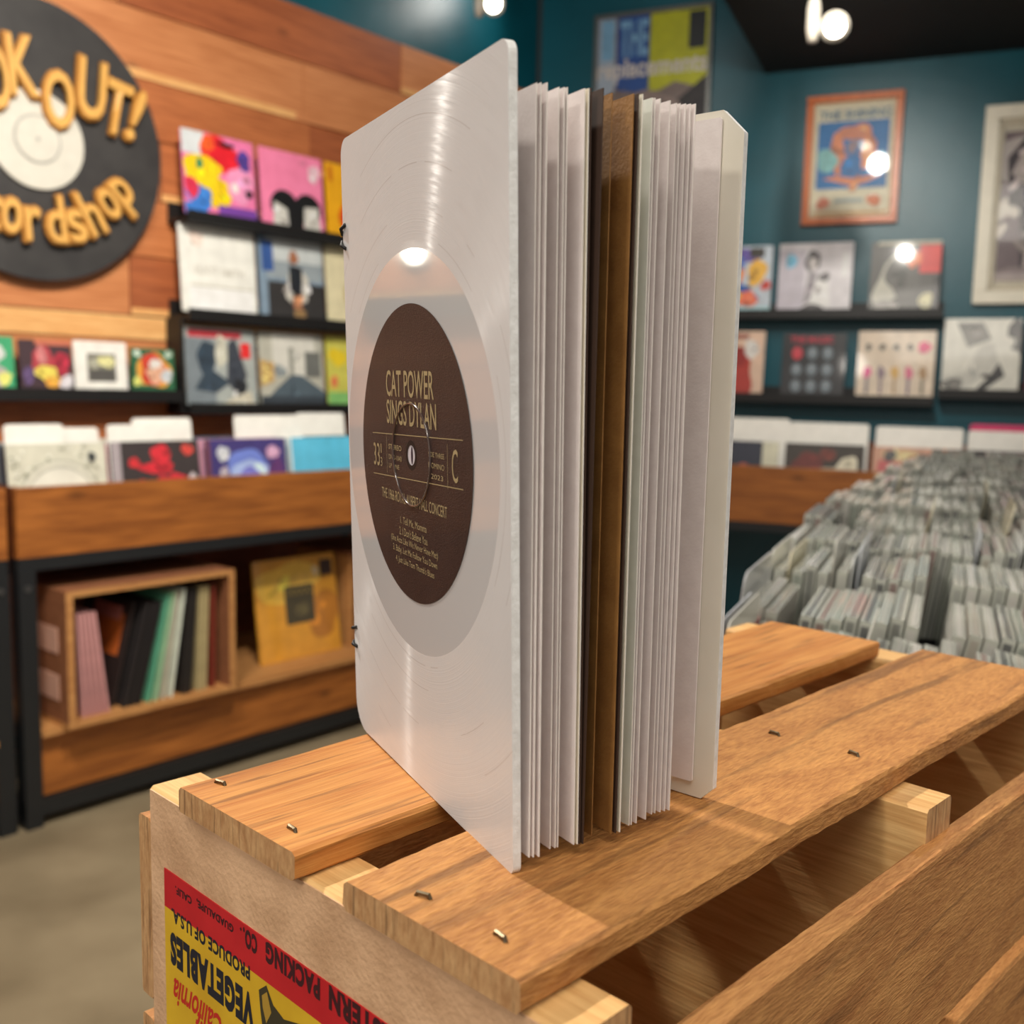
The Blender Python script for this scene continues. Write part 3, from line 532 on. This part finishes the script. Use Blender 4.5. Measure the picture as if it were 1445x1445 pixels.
# ------------------------------------------------------------------ lower shelf: crate of records, gold album
e = empty('record_crate', FW @ T(1.545, 2.6, .268), 'old wooden crate lying on its side full of records on the lower shelf', 'crate')
w, h, D = .262, .375, .34
MB().box((-w, 0, 0), (w, D, .014), M_RIM).build('base_board', e); MB().box((-w, 0, h - .016), (w, D, h), M_CR2, {2: M_RIM}).build('top_board', e)
for x in (-w, w - .02):
    MB().box((x, 0, .014), (x + .02, D, h - .016), M_CR2, {2: M_RIM}).build('side_panel', e)
MB().box((-w - .002, .05, .07), (-w, D - .03, .14), plain((206, 160, 140), .6)).box((-w - .002, .05, .2), (-w, D - .03, .27), plain((206, 160, 140), .6)).build('faded_label', e)
MB().box((-w + .02, D - .01, .014), (w - .02, D, h - .016), M_DARKBIN).build('back_board', e)
def leaner(x, wt, ang, c, label, group=None, z=.283, y=2.63, hh=.315, spine=None):
    o = MB().box((0, 0, 0), (wt, .3, hh), art(c), {5: art(spine or c)})
    return tag(o.build('record_sleeve', mat=FW @ T(x, y, z) @ Matrix.Rotation(math.radians(ang), 4, 'Y')), label, 'record', group)
for i in range(5): leaner(1.325 + i * .0125, .009, -9 + i * 1.6 if i else -4, (196, 140, 136), 'pink record sleeve in the bunch at the left inside the shelf crate', 'pink record sleeves in the shelf crate', hh=.29) if False else None
for i in range(5): leaner(1.338 + i * .017, .008, -2.2 - i * 1.1, (206, 150, 148), 'pink record sleeve in the bunch at the left inside the shelf crate', 'pink record sleeves in the shelf crate', hh=.29)
o = MB().box((0, 0, 0), (.006, .29, .3), art((46, 36, 34))).box((-.001, .03, .14), (0, .2, .26), art((190, 96, 40))).box((-.002, .05, .24), (-.0008, .2, .28), art((196, 120, 110)))
tag(o.build('record_sleeve', mat=FW @ T(1.437, 2.66, .284) @ Matrix.Rotation(math.radians(14), 4, 'Y')), 'dark sleeve with an orange picture leaning in the shelf crate', 'record')
for i in range(3): leaner(1.458 + i * .02, .007, 15, (44, 40, 40), 'black record sleeve leaning right in the middle of the shelf crate', 'black record sleeves in the shelf crate', hh=.3)
leaner(1.53, .006, 13, (96, 170, 136), 'sea-green record sleeve leaning in the shelf crate', hh=.315)
leaner(1.553, .006, 12, (160, 200, 160), 'pale green record sleeve leaning in the shelf crate', hh=.318)
leaner(1.577, .006, 10, (196, 190, 170), 'beige record sleeve leaning right of the green ones in the shelf crate')
leaner(1.602, .007, 9, (216, 222, 206), 'off-white record sleeve leaning in the shelf crate', hh=.32)
for i in range(3): leaner(1.642 + i * .011, .007, 5, (40, 36, 34), 'black record sleeve standing right of the off-white one in the shelf crate', 'black sleeves at the right of the shelf crate')
for i in range(3): leaner(1.692 + i * .012, .008, 2.5, (176, 160, 116), 'tan record sleeve near the right side of the shelf crate', 'tan sleeves in the shelf crate')
leaner(1.745, .008, 1, (126, 50, 36), 'dark red record sleeve against the right side of the shelf crate')
album(FW, 2.02, 2.365, .2685, .615, 2.76, (214, 150, 46), [('e', (232, 184, 70), .4, .75, .4, .2), ('e', (180, 116, 40), .8, .4, .2, .25), ('r', (66, 58, 36), .34, .34, .7, .72), ('t', (130, 110, 50), 'OOOOO', .36, .62, .68, .7), ('e', (90, 80, 50), .54, .47, .08, .07), ('r', (60, 36, 24), .8, .78, .96, .94), ('e', (216, 196, 160), .74, .84, .035, .05)],
      'golden album with a dark square emblem on the lower shelf beside the crate', lean=8, th=.01)
o = MB().box((0, 0, 0), (.02, .3, .33), M_RIM).box((.02, 0, 0), (.3, .3, .014), M_CR2).box((.3, 0, 0), (.32, .3, .33), M_RIM).box((.0, 0, .33), (.32, .3, .345), M_CR2)
tag(o.build('record_crate', mat=FW @ T(2.40, 2.76, .268)), 'second wooden crate on the lower shelf behind the golden album, mostly hidden', 'crate')

# ------------------------------------------------------------------ CD racks
CASE_C = [(170, 172, 164), (140, 142, 136), (196, 196, 186), (112, 114, 112), (160, 168, 156), (186, 180, 168), (210, 208, 200), (150, 128, 122)]
m_edge, N, Lk, b = newmat('clear_case_edge'); b.inputs['Base Color'].default_value = lin((176, 178, 168)); b.inputs['Roughness'].default_value = .22; b.inputs['Coat Weight'].default_value = .8
cases = []
for c in CASE_C:
    o = MB(); o.box((0, 0, 0), (.0098, .142, .124), m_edge, {3: art(c), 5: art(c)})
    o.box((.0028, .002, .1238), (.007, .14, .1244), plain(tuple(int(v * .9) for v in c), .3, .6)); o.box((.0018, -.0004, .004), (.008, 0, .12), plain(tuple(int(v * .85) for v in c), .3, .6))
    me = o.build('cd_case'); cases.append(me)
ROWN = ['nearest', 'second', 'third', 'fourth', 'fifth', 'sixth', 'seventh', 'eighth', 'ninth', 'tenth', 'eleventh', 'twelfth']
vrow = [.695 + .155 * k for k in range(12)]
drop = [.185, .176, .166, .158, .150, .142, .136, .130, .125, .12, .115, .11]
sl = [-.14, -.145, -.15, -.15, -.145, -.14, -.12, -.1, -.085, -.07, -.05, -.04]
rest = MB(); used = [False] * len(cases); total = 0
DC = [(206, 208, 204), (214, 206, 178), (176, 180, 186), (190, 188, 178)]
for k in range(12):
    z0 = CAMZ - drop[k] - .124; s = sl[k] - .022; n = 0; tilt = random.uniform(3, 8)
    send = (.16, .18, .2, .2, .2, .21, .22, .23, .25, .27, .3, .3)[k]
    while s < send:
        if random.random() < .13:                                       # a divider card among the cases
            c = random.choice(DC); hgt = .134 + random.uniform(0, .022)
            m = FT @ T(s + .002, vrow[k] + .004, z0 + .001) @ Matrix.Rotation(math.radians(tilt), 4, 'Y') @ Matrix.Rotation(PI / 2, 4, 'Z')
            if k < 9:
                o = MB().prism(rrect(0, 0, .134, hgt, (.001, .001, .01, .01), 3), 0, .0012, plain(c, .35, .4))
                tag(o.build('divider_card', mat=m), 'pale plastic divider standing among the CDs of the %s row' % ROWN[k], 'divider card', 'dividers in the %s CD row' % ROWN[k])
            s += .006; continue
        if random.random() < .06: tilt = random.uniform(2, 13); s += random.uniform(.006, .016)
        i = random.randrange(len(cases))
        m = FT @ T(s, vrow[k] + random.uniform(-.002, .004), z0) @ Matrix.Rotation(math.radians(tilt), 4, 'Y')
        if total < 290:
            o = cases[i] if not used[i] else cases[i].copy()
            if used[i]: COL.objects.link(o)
            used[i] = True; o.matrix_world = m @ Matrix.Diagonal((1, 1, random.choice((1, 1, 1.02, .985, 1.04)), 1))
            tag(o, 'clear plastic CD case standing in the %s row of the rack behind the crate' % ROWN[k], 'CD', 'CD cases in the %s row' % ROWN[k]); total += 1
        else:
            me = cases[i].data; off = len(rest.v); rest.v += [tuple(m @ v.co) for v in me.vertices]
            for q in me.polygons: rest.f.append(tuple(v + off for v in q.vertices)); rest.m.append(rest.mi(me.materials[q.material_index]))
        s += .0115
if rest.v: tag(rest.build('cd_cases'), 'farthest rows of clear CD cases at the top of the rack', 'CDs', kind='stuff')
card(FT, -.158, -.157, .7, 1.0, 'x') if False else None
o = MB().prism(rrect(0, 0, .14, .155, (.001, .001, .012, .012), 4), 0, .0015, plain((170, 172, 174), .3, .5))
tag(o.build('divider_card', mat=FT @ T(-.162, .845, CAMZ - .176 - .124) @ Matrix.Rotation(math.radians(6), 4, 'Y') @ Matrix.Rotation(PI / 2, 4, 'Z')), 'grey rounded divider at the left end of the CD rack by the notebook', 'divider card')
o = MB().box((0, 0, 0), (.006, .142, .13), plain((170, 36, 44), .3, .5))
tag(o.build('cd_case', mat=FT @ T(-.152, .7, CAMZ - .185 - .124) @ Matrix.Rotation(math.radians(6), 4, 'Y')), 'red-spined CD case at the left end of the nearest row', 'CD')
e = empty('cd_rack', FT @ T(.1, .69, 0), 'stepped black rack holding rows of CD cases behind the crate', 'display rack')
o = MB()
for k in range(12):
    zt = CAMZ - drop[k] - .1245
    o.box((sl[k] - .03, vrow[k] - .69 - .0045, zt - .012), (.5, vrow[k] - .69 + .1495, zt), BLACK)
    o.box((sl[k] - .03, vrow[k] - .69 - .0045, zt), (.5, vrow[k] - .69 - .0025, zt + .03), BLACK)
o.build('stepped_tray', e)
for x in (-.2, .44):
    for y in (.1, 1.75): MB().box((x, y, 0), (x + .04, y + .04, CAMZ - .34), STEEL).build('leg', e)
MB().box((-.2, .1, .3), (.48, 1.79, .33), STEEL).build('cross_frame', e)

# ------------------------------------------------------------------ table under the crate
e = empty('display_stand', FC @ T(.075, .21, -CTOP), 'plain dark stand under the produce crate', 'stand')
MB().box((-.112, -.205, CTOP - .325), (.112, .205, CTOP - .3), M_DARKBIN).build('stand_top', e, bevel=.002)
for x in (-.105, .075):
    for y in (-.2, .17): MB().box((x, y, 0), (x + .03, y + .03, CTOP - .325), STEEL).build('leg', e)

# ------------------------------------------------------------------ produce crate (local: x across, y along, z=0 slat tops)
crate = empty('produce_crate', FC @ T(0, 0, -.3), 'upturned pine produce crate with red and yellow label, carrying the notebook', 'crate')
H = .3
def board(name, x0, x1, y0, y1, z0, z1, mat, grain=None, jit=.0007, axis=1, n=60, ch=.0012, seed=0, facemats=None):
    """board with slightly uneven sawn edges; long axis 1 = along y, 0 = along x"""
    rnd = random.Random(seed); o = MB(); ph = [rnd.uniform(0, 6) for _ in range(8)]
    A0, A1 = (y0, y1) if axis == 1 else (x0, x1); C0, C1 = (x0, x1) if axis == 1 else (y0, y1)
    ring_ = [(C0 + ch, z0), (C1 - ch, z0), (C1, z0 + ch), (C1, z1 - ch), (C1 - ch, z1), (C0 + ch, z1), (C0, z1 - ch), (C0, z0 + ch)]
    V = []; F = []
    for i in range(n + 1):
        t = i / n; a = A0 + (A1 - A0) * t
        for k, (c, z) in enumerate(ring_):
            j = jit * (.5 * math.sin(t * 9 + ph[k // 4]) + .25 * math.sin(t * 31 + ph[k]) + .45 * rnd.uniform(-1, 1))
            jz = jit * .25 * math.sin(t * 23 + ph[k])
            cc = c + j * (1 if c > (C0 + C1) / 2 else -1) * .7
            V.append((cc, a, z + H + jz) if axis == 1 else (a, cc, z + H + jz))
    for i in range(n):
        for k in range(8):
            q = (i * 8 + k, i * 8 + (k + 1) % 8, (i + 1) * 8 + (k + 1) % 8, (i + 1) * 8 + k)
            F.append(q if axis == 0 else q[::-1])
    o.add(V, F, mat)
    e0 = tuple(range(8)); e1 = tuple(range(n * 8 + 7, n * 8 - 1, -1))
    o.f += [e0 if axis == 1 else e0[::-1], e1 if axis == 1 else e1[::-1]]; gi = o.mi(grain or mat); o.m += [gi, gi]
    return o.build(name, crate)
M_STAPLE = plain((112, 100, 80), .42, metal=1, name='staple_metal')
def staple(par, x, y, ang=0):
    o = MB().tube([(-.0022, 0, -.0005), (-.0018, 0, .0006), (.0018, 0, .0006), (.0022, 0, -.0005)], .0007, M_STAPLE, 6)
    b_ = o.build('staple', par, T(x, y, H + .0002) @ Matrix.Rotation(math.radians(ang), 4, 'Z')); return b_
s1 = board('top_slat', 0, .0705, 0, .396, -.009, 0, M_SLAT, M_GRAIN, seed=1)
s2 = board('top_slat', .0935, .1635, .001, .398, -.009, 0, M_SLAT2, M_GRAIN, seed=2, jit=.001)
for x, y in ((.0076, .0118), (.0562, .0088), (.0076, .208), (.056, .21)): staple(s1, x, y, random.uniform(-20, 20))
for x, y in ((.1166, .0109), (.1463, .0112), (.1123, .206), (.146, .208)): staple(s2, x, y, random.uniform(-20, 20))
e1 = board('end_board', -.029, .178, .004, .0255, -.3, -.0095, M_END, M_GRAIN, axis=0, jit=.0003, seed=3, n=12)
MB().box((-.0285, .0036, .0), (.1775, .0042, H - .0105), M_ENDFACE).build('weathered_face', e1, Matrix.Identity(4))
board('middle_board', -.029, .18, .198, .2205, -.3, -.0095, M_END, M_GRAIN, axis=0, jit=.0003, seed=4, n=12)
board('end_board', -.029, .178, .392, .42, -.3, -.0095, M_END, M_GRAIN, axis=0, jit=.0003, seed=5, n=12)
k = 10
for x0, x1 in ((-.0385, -.0293), (.1783, .187)):
    for z1, z0 in ((-.0225, -.094), (-.1025, -.175), (-.184, -.256)):
        k += 1; board('side_board', x0, x1, .004, .42, z0, z1, M_SIDE, M_GRAIN, seed=k, jit=.0006)
# paper label, upside down because the crate is
M_RED = blotch('label_red', (190, 26, 34), (204, 34, 40), 60, .55); M_YEL = blotch('label_yellow', (206, 160, 30), (232, 190, 44), 28, .55, lo=.3, hi=.7)
M_INK = plain((26, 28, 40), .6, name='label_ink'); M_INKR = plain((60, 16, 22), .6, name='dark_red_ink'); M_SCR = plain((196, 40, 30), .6, name='red_script')
lab = MB(); yb = .0032
lab.box((-.0178, yb, H - .20), (.168, yb + .0004, H - .0515), M_YEL); lab.box((-.0178, yb, H - .0515), (.168, yb + .0004, H - .037), M_RED)
def lt(body, x0, x1, za, zb, m, bold=0, slant=0, k=1):
    lab.text(body, x0, H + zb, x1, H + za, yb - .0001 * k, m, flip=True, bold=bold, slant=slant)
lt('CALIF.', -.0095, .0024, -.0407, -.0437, M_INKR, .04); lt('GUADALUPE,', .0058, .0302, -.0395, -.0429, M_INKR, .04)
lab.add([(.0348 + .0006 * math.cos(t), yb - .0001, H - .0395 + .0006 * math.sin(t)) for t in (0, 1, 2, 3, 4, 5)], [(0, 1, 2, 3, 4, 5)], M_INKR)
lt('CO.', .0362, .0447, -.038, -.0447, M_INKR, .05); lt('PACKING', .0497, .0793, -.0373, -.0446, M_INKR, .055); lt('WESTERN', .0838, .122, -.037, -.045, M_INKR, .055)
lt('PRODUCE OF U.S.A.', -.0125, .0402, -.0502, -.0554, M_INK, .035); lt('VEGETABLES', -.0138, .0425, -.0595, -.0722, M_INK, .06)
lt('California', -.0125, .0215, -.0765, -.0875, M_SCR, .02, slant=.25)
# drawn figure of a farmhand in a hat, mostly below the frame
fg = lambda pts, c, k: lab.add([(x, yb - .0001 * k, H + z) for x, z in pts], [tuple(range(len(pts)))], plain(c, .6))
fg([(.0455, -.056), (.05, -.0525), (.054, -.0575), (.06, -.0595), (.07, -.0565), (.084, -.051), (.09, -.053), (.083, -.0565), (.073, -.0625), (.064, -.066), (.054, -.065), (.048, -.07), (.0465, -.063)], (60, 54, 34), 1)
fg([(.0475, -.057), (.0505, -.0545), (.053, -.0605), (.05, -.0655), (.048, -.061)], (176, 140, 50), 2)
fg([(.058, -.0625), (.073, -.0625), (.08, -.07), (.075, -.08), (.062, -.08), (.057, -.072)], (196, 150, 110), 3)
fg([(.05, -.068), (.058, -.07), (.062, -.085), (.052, -.09)], (90, 100, 70), 4)
fg([(.058, -.08), (.08, -.08), (.095, -.11), (.05, -.11)], (70, 90, 130), 5)
fl = lab.build('paper_label', crate); tag(fl, 'upside-down red and yellow paper label')

# ------------------------------------------------------------------ notebook
m_cov, N, L, b = newmat('white_grooved_plastic')
tc = N.new('ShaderNodeTexCoord'); sp = N.new('ShaderNodeSeparateXYZ'); L.new(tc.outputs['Object'], sp.inputs[0])
cb = N.new('ShaderNodeCombineXYZ'); L.new(sp.outputs[0], cb.inputs[0]); L.new(sp.outputs[2], cb.inputs[1])
ln = N.new('ShaderNodeVectorMath'); ln.operation = 'LENGTH'; L.new(cb.outputs[0], ln.inputs[0])
def mth(op, a, b_=None, c_=None):
    n = N.new('ShaderNodeMath'); n.operation = op
    for i, v in enumerate((a, b_, c_)):
        if v is None: continue
        if isinstance(v, (int, float)): n.inputs[i].default_value = v
        else: L.new(v, n.inputs[i])
    return n.outputs[0]
rr = ln.outputs['Value']
g = mth('GREATER_THAN', rr, .0675)
wv = N.new('ShaderNodeTexNoise'); wv.noise_dimensions = '1D'; wv.inputs['Scale'].default_value = 2200; wv.inputs['Detail'].default_value = 2; L.new(rr, wv.inputs['W'])
lines = 0
acc = None
for q in (.0795, .0935, .0712, .1075):
    d_ = mth('LESS_THAN', mth('ABSOLUTE', mth('SUBTRACT', rr, q)), .00016); acc = d_ if acc is None else mth('MAXIMUM', acc, d_)
ns = N.new('ShaderNodeTexNoise'); ns.inputs['Scale'].default_value = 22; L.new(tc.outputs['Object'], ns.inputs['Vector'])
acc = mth('MULTIPLY', acc, mth('GREATER_THAN', ns.outputs[0], .5))
mx = N.new('ShaderNodeMix'); mx.data_type = 'RGBA'; mx.inputs[6].default_value = lin((214, 212, 212)); mx.inputs[7].default_value = lin((188, 182, 180)); L.new(mth('MULTIPLY', acc, .8), mx.inputs[0])
L.new(mx.outputs[2], b.inputs['Base Color'])
L.new(mth('MULTIPLY_ADD', g, .26, .07), b.inputs['Roughness'])
tg = N.new('ShaderNodeTangent'); tg.direction_type = 'RADIAL'; tg.axis = 'Y'; L.new(tg.outputs[0], b.inputs['Tangent'])
L.new(mth('MULTIPLY', g, .7), b.inputs['Anisotropic'])
bp = N.new('ShaderNodeBump'); bp.inputs['Strength'].default_value = .10; bp.inputs['Distance'].default_value = .0003
L.new(mth('MULTIPLY', g, wv.outputs[0]), bp.inputs['Height']); L.new(bp.outputs[0], b.inputs['Normal'])
b.inputs['IOR'].default_value = 1.55
L.new(mth('MULTIPLY_ADD', g, -.95, 1.0), b.inputs['Coat Weight']); b.inputs['Coat Roughness'].default_value = .03; b.inputs['Coat IOR'].default_value = 2.1
gl = N.new('ShaderNodeBsdfAnisotropic'); gl.inputs['Color'].default_value = (.95, .95, .95, 1); gl.inputs['Roughness'].default_value = .44; gl.inputs['Anisotropy'].default_value = .72
L.new(tg.outputs[0], gl.inputs['Tangent']); L.new(bp.outputs[0], gl.inputs['Normal'])
ms = N.new('ShaderNodeMixShader'); gn = N.new('ShaderNodeTexNoise'); gn.inputs['Scale'].default_value = 1; gn.inputs['Detail'].default_value = 3
gc = N.new('ShaderNodeCombineXYZ'); L.new(mth('MULTIPLY', rr, 900), gc.inputs[0]); gv = N.new('ShaderNodeVectorMath'); gv.operation = 'NORMALIZE'; L.new(cb.outputs[0], gv.inputs[0]); gs = N.new('ShaderNodeSeparateXYZ'); L.new(gv.outputs[0], gs.inputs[0]); L.new(mth('MULTIPLY', gs.outputs[0], 9), gc.inputs[1]); L.new(mth('MULTIPLY', gs.outputs[1], 9), gc.inputs[2]); L.new(gc.outputs[0], gn.inputs['Vector'])
L.new(mth('MULTIPLY', g, mth('MULTIPLY', mth('POWER', gn.outputs[0], 2.0), .22)), ms.inputs[0]); L.new(b.outputs[0], ms.inputs[1]); L.new(gl.outputs[0], ms.inputs[2])
L.new(ms.outputs[0], [n_ for n_ in N if n_.type == 'OUTPUT_MATERIAL'][0].inputs[0])
M_CEDGE = blotch('rough_plastic_edge', (222, 222, 220), (238, 239, 238), 300, .5, .15, 900)
M_PLAS = blotch('cream_plastic', (222, 216, 200), (228, 222, 208), 30, .4)
M_PAPER = blotch('white_paper', (226, 216, 213), (232, 223, 220), 220, .75, .05, 900)
M_PEDGE = plain((238, 232, 224), .7, name='paper_edge')
M_CREAM = blotch('cream_paper', (226, 218, 196), (232, 224, 204), 220, .75)
M_KRAFT = blotch('kraft_paper', (134, 92, 42), (150, 106, 52), 120, .7, .1, 900); M_DKB = plain((60, 40, 28), .7, name='dark_paper')
M_BLU = blotch('pale_blue_paper', (214, 216, 208), (220, 222, 214), 220, .75)
SF = Vector((-.0616, .4083, CAMZ - .1378 + .0003))
Xb = Vector((.451499, -.89216, -.014117)); Zb = Vector((-.02864, -.0303, .99913)); Yb = Zb.cross(Xb)
FBK = Matrix((Xb, Yb, Zb)).transposed().to_4x4(); FBK.translation = SF
note = empty('notebook', T(*(SF - Vector((0, 0, .001)))), 'tall white notebook with a clear record cover, standing half open on the crate', 'notebook')
NI = note.matrix_world.inverted()
W, HH = .1425, .2296
CX, CZ = .0685, .116
MB().prism([(x - CX, z - CZ) for x, z in rrect(0, 0, W, HH, (.012, .003, .004, .006), 6)], 0, .0026, m_cov, M_CEDGE).build('front_cover', note, NI @ FBK @ T(CX, 0, CZ))
# centre label with printing
M_LAB = blotch('dark_brown_label', (50, 37, 36), (58, 43, 41), 60, .36, .22, 2600, coat=.15); M_LTX = plain((168, 150, 112), .4, name='label_print')
o = MB(); n = 96; y = -.00025
V = [(.05 * math.cos(2 * PI * i / n), y, .05 * math.sin(2 * PI * i / n)) for i in range(n)] + [(.0034 * math.cos(2 * PI * i / n), y, .0034 * math.sin(2 * PI * i / n)) for i in range(n)]
o.add(V, [(i, (i + 1) % n, (i + 1) % n + n, i + n) for i in range(n)], M_LAB)
y = -.00033
def bt(body, x0, x1, z0, z1, bold=0, rot=0): o.text(body, x0 / 1000 - CX, z0 / 1000 - CZ, x1 / 1000 - CX, z1 / 1000 - CZ, y, M_LTX, rot=rot, bold=bold)
bt('CAT POWER', 45.5, 89.3, 135.1, 144.2, .01); bt('SINGS DYLAN', 45.5, 91, 125.6, 134, .01)
bt('33', 30.5, 37, 109.6, 117.8); bt('1', 38.2, 39, 114.5, 117.8); bt('3', 37.8, 39.6, 109.7, 113)
bt('STEREO', 46.6, 59.4, 116.6, 118.4, .01); bt('DNO-1040', 46.6, 59.4, 113, 114.8); bt('LP ONE', 46.6, 57, 110, 111.6)
bt('SIDE THREE', 84, 97, 117, 118.6); bt('DOMINO', 84, 97, 113.4, 115.2); bt('2023', 86, 96, 110, 111.6)
bt('C', 103, 107.5, 110.5, 120.8)
for z0, z1 in ((.1212, .1238), (.1063, .109)):
    o.add([(.0300 - CX, y, z0 - CZ), (.1115 - CX, y, z1 - CZ), (.1115 - CX, y, z1 - CZ + .0003), (.03 - CX, y, z0 - CZ + .0003)], [(0, 1, 2, 3)], M_LTX)
for x in (.0445, .0995): o.add([(x - CX, y, .108 - CZ), (x + .0002 - CX, y, .108 - CZ), (x + .0002 - CX, y, .122 - CZ), (x - CX, y, .122 - CZ)], [(0, 1, 2, 3)], M_LTX)
bt('THE 1966 ROYAL ALBERT HALL CONCERT', 38.4, 98.6, 98.6, 102.3, .004)
for tx, a, b_, z in (('1. Tell Me, Momma', 57, 81.2, 91.0), ("2. I Don't Believe You", 55.8, 81.8, 87.3), ('(She Acts Like We Never Have Met)', 47.2, 90.6, 83.6), ('3. Baby, Let Me Follow You Down', 49, 90, 80.2), ("4. Just Like Tom Thumb's Blues", 51.6, 87.2, 76.6)):
    bt(tx, a, b_, z, z + 2.9)
lb = o.build('centre_label', note, NI @ FBK @ T(CX, 0, CZ)); tag(lb, 'dark brown round record label with pale printing')
# raised ring and spindle hole of the pressed record
M_RING = plain((80, 64, 58), .2, .8, name='pressed_ring')
o = MB().tube([(.0172 * math.cos(2 * PI * i / 64), -.0004, .0172 * math.sin(2 * PI * i / 64)) for i in range(65)], .00042, M_RING, 6, False)
o.build('pressed_ring', lb, Matrix.Identity(4), smooth=True)
M_HOLE = plain((28, 20, 18), .5, name='hole_dark')  # shade of the recessed hole, painted as a dark rim
o = MB(); n = 40
V = [(.0050 * math.cos(2 * PI * i / n), -.0003, .0050 * math.sin(2 * PI * i / n)) for i in range(n)] + [(.0034 * math.cos(2 * PI * i / n), -.00028, .0034 * math.sin(2 * PI * i / n)) for i in range(n)]
o.add(V, [(i, (i + 1) % n, (i + 1) % n + n, i + n) for i in range(n)], M_HOLE)
o.add([(.0034 * math.cos(2 * PI * i / n), -.00015, .0034 * math.sin(2 * PI * i / n)) for i in range(n)], [tuple(range(n))], plain((206, 200, 206), .4))
o.add([(.0005 + .0009 * math.cos(2 * PI * i / n), -.0002, .003 * math.sin(2 * PI * i / n)) for i in range(n)], [tuple(range(n))], plain((50, 44, 60), .4))  # painted dark sliver stands in for the shade inside the hole
o.build('spindle_hole', lb, Matrix.Identity(4))
# binding thread
M_THR = plain((14, 13, 14), .6, name='black_thread')
for za, zb_ in ((.1985, .1955), (.1895, .1925), (.0415, .0400), (.0335, .0345)):
    MB().tube([(.0038, -.0002, za), (.001, -.0011, (za + zb_) / 2), (-.0012, .0, zb_), (-.0014, .003, zb_)], .0007, M_THR, 8).build('binding_thread', note, NI @ FBK, smooth=True)
# back cover
SBp = Vector((-.039, .429, SF.z - .0012)); FB = Vector((.0709, .3376, SF.z - .0012))
Xk = (FB - SBp).normalized(); Yk = Vector((0, 0, 1)).cross(Xk)
FK = Matrix((Xk, Yk, Vector((0, 0, 1)))).transposed().to_4x4(); FK.translation = SBp
lk = (FB - SBp).length
MB().prism(rrect(0, 0, lk, HH, (.008, .0045, .0078, .008), 1), 0, .0026, M_PLAS, M_CEDGE).build('back_cover', note, NI @ FK)
MB().prism(rrect(.002, .0055, lk - .0075, HH - .0025, .0006, 1), -.0012, -.0006, M_PAPER).build('endpaper', note, NI @ FK)
# pages: fore-edge x,y (mm), spine parameter, material
zb_ = CAMZ - .1345
PG = [(7.4, 283.4, 0, M_PAPER), (8.6, 283.6, .02, M_PAPER), (10.2, 284, .05, M_PAPER), (13.6, 289.3, .12, M_PAPER), (15.1, 290, .15, M_PAPER), (15.9, 290.5, .17, M_PAPER),
      (20.8, 292.6, .24, M_PAPER), (21.9, 293, .27, M_CREAM), (22.6, 293.2, .29, M_DKB), (23.6, 293.2, .31, M_DKB), (26.6, 299.2, .38, M_KRAFT), (32.8, 300.9, .44, M_KRAFT), (34.2, 301.4, .47, M_DKB), (35.5, 302.2, .5, M_CREAM),
      (38.9, 307.2, .57, M_BLU), (39.7, 307.7, .59, M_PAPER), (41.4, 309, .62, M_PAPER), (44.7, 312, .68, M_PAPER), (47.2, 316.2, .75, M_PAPER), (48.4, 317.1, .78, M_PAPER), (50.2, 318, .82, M_PAPER), (51.8, 318.9, .86, M_PAPER), (53.4, 319.7, .9, M_PAPER)]
S0 = SF + Xb * .0022 + Yb * .0042; S1 = SBp + Xk * .002 - Yk * .003
for i, (px, py, t, m) in enumerate(PG):
    S = S0.lerp(S1, t); F_ = Vector((px / 1000, py / 1000, 0)); S = Vector((S.x, S.y, 0))
    d = F_ - S; nrm = Vector((-d.y, d.x, 0)).normalized(); bow = (t - .5) * .006 + (.002 if m is M_KRAFT else 0)
    V = []; nseg = 10; hh = .2155 + .006 * t; thk = .00016
    for k_ in range(nseg + 1):
        u = k_ / nseg; c = S + d * u + nrm * bow * math.sin(PI * u)
        top = .0
        for dz in (0, hh):
            # pages lean very slightly to the left at the top
            sh = Vector((-.0035 if dz and t < .3 else (-.0012 if dz else 0), 0, 0)) * u
            V += [c + nrm * thk + sh + Vector((0, 0, zb_ + dz)), c - nrm * thk + sh + Vector((0, 0, zb_ + dz))]
    F2 = []
    for k_ in range(nseg):
        a = k_ * 4; b2 = a + 4
        F2 += [(a, b2, b2 + 2, a + 2), (a + 1, a + 3, b2 + 3, b2 + 1), (a + 2, b2 + 2, b2 + 3, a + 3), (a, a + 1, b2 + 1, b2)]
    a = nseg * 4
    o = MB(); o.add(V, F2, m); kk = len(o.f); o.f += [(0, 2, 3, 1), (a, a + 1, a + 3, a + 2)]; ei = o.mi(M_PEDGE if m in (M_PAPER, M_CREAM, M_BLU) else m); o.m += [ei, ei]
    pg = o.build('page', note, NI)
    if m is M_KRAFT: tag(pg, 'brown kraft page')
    elif m is M_DKB: tag(pg, 'dark brown page')
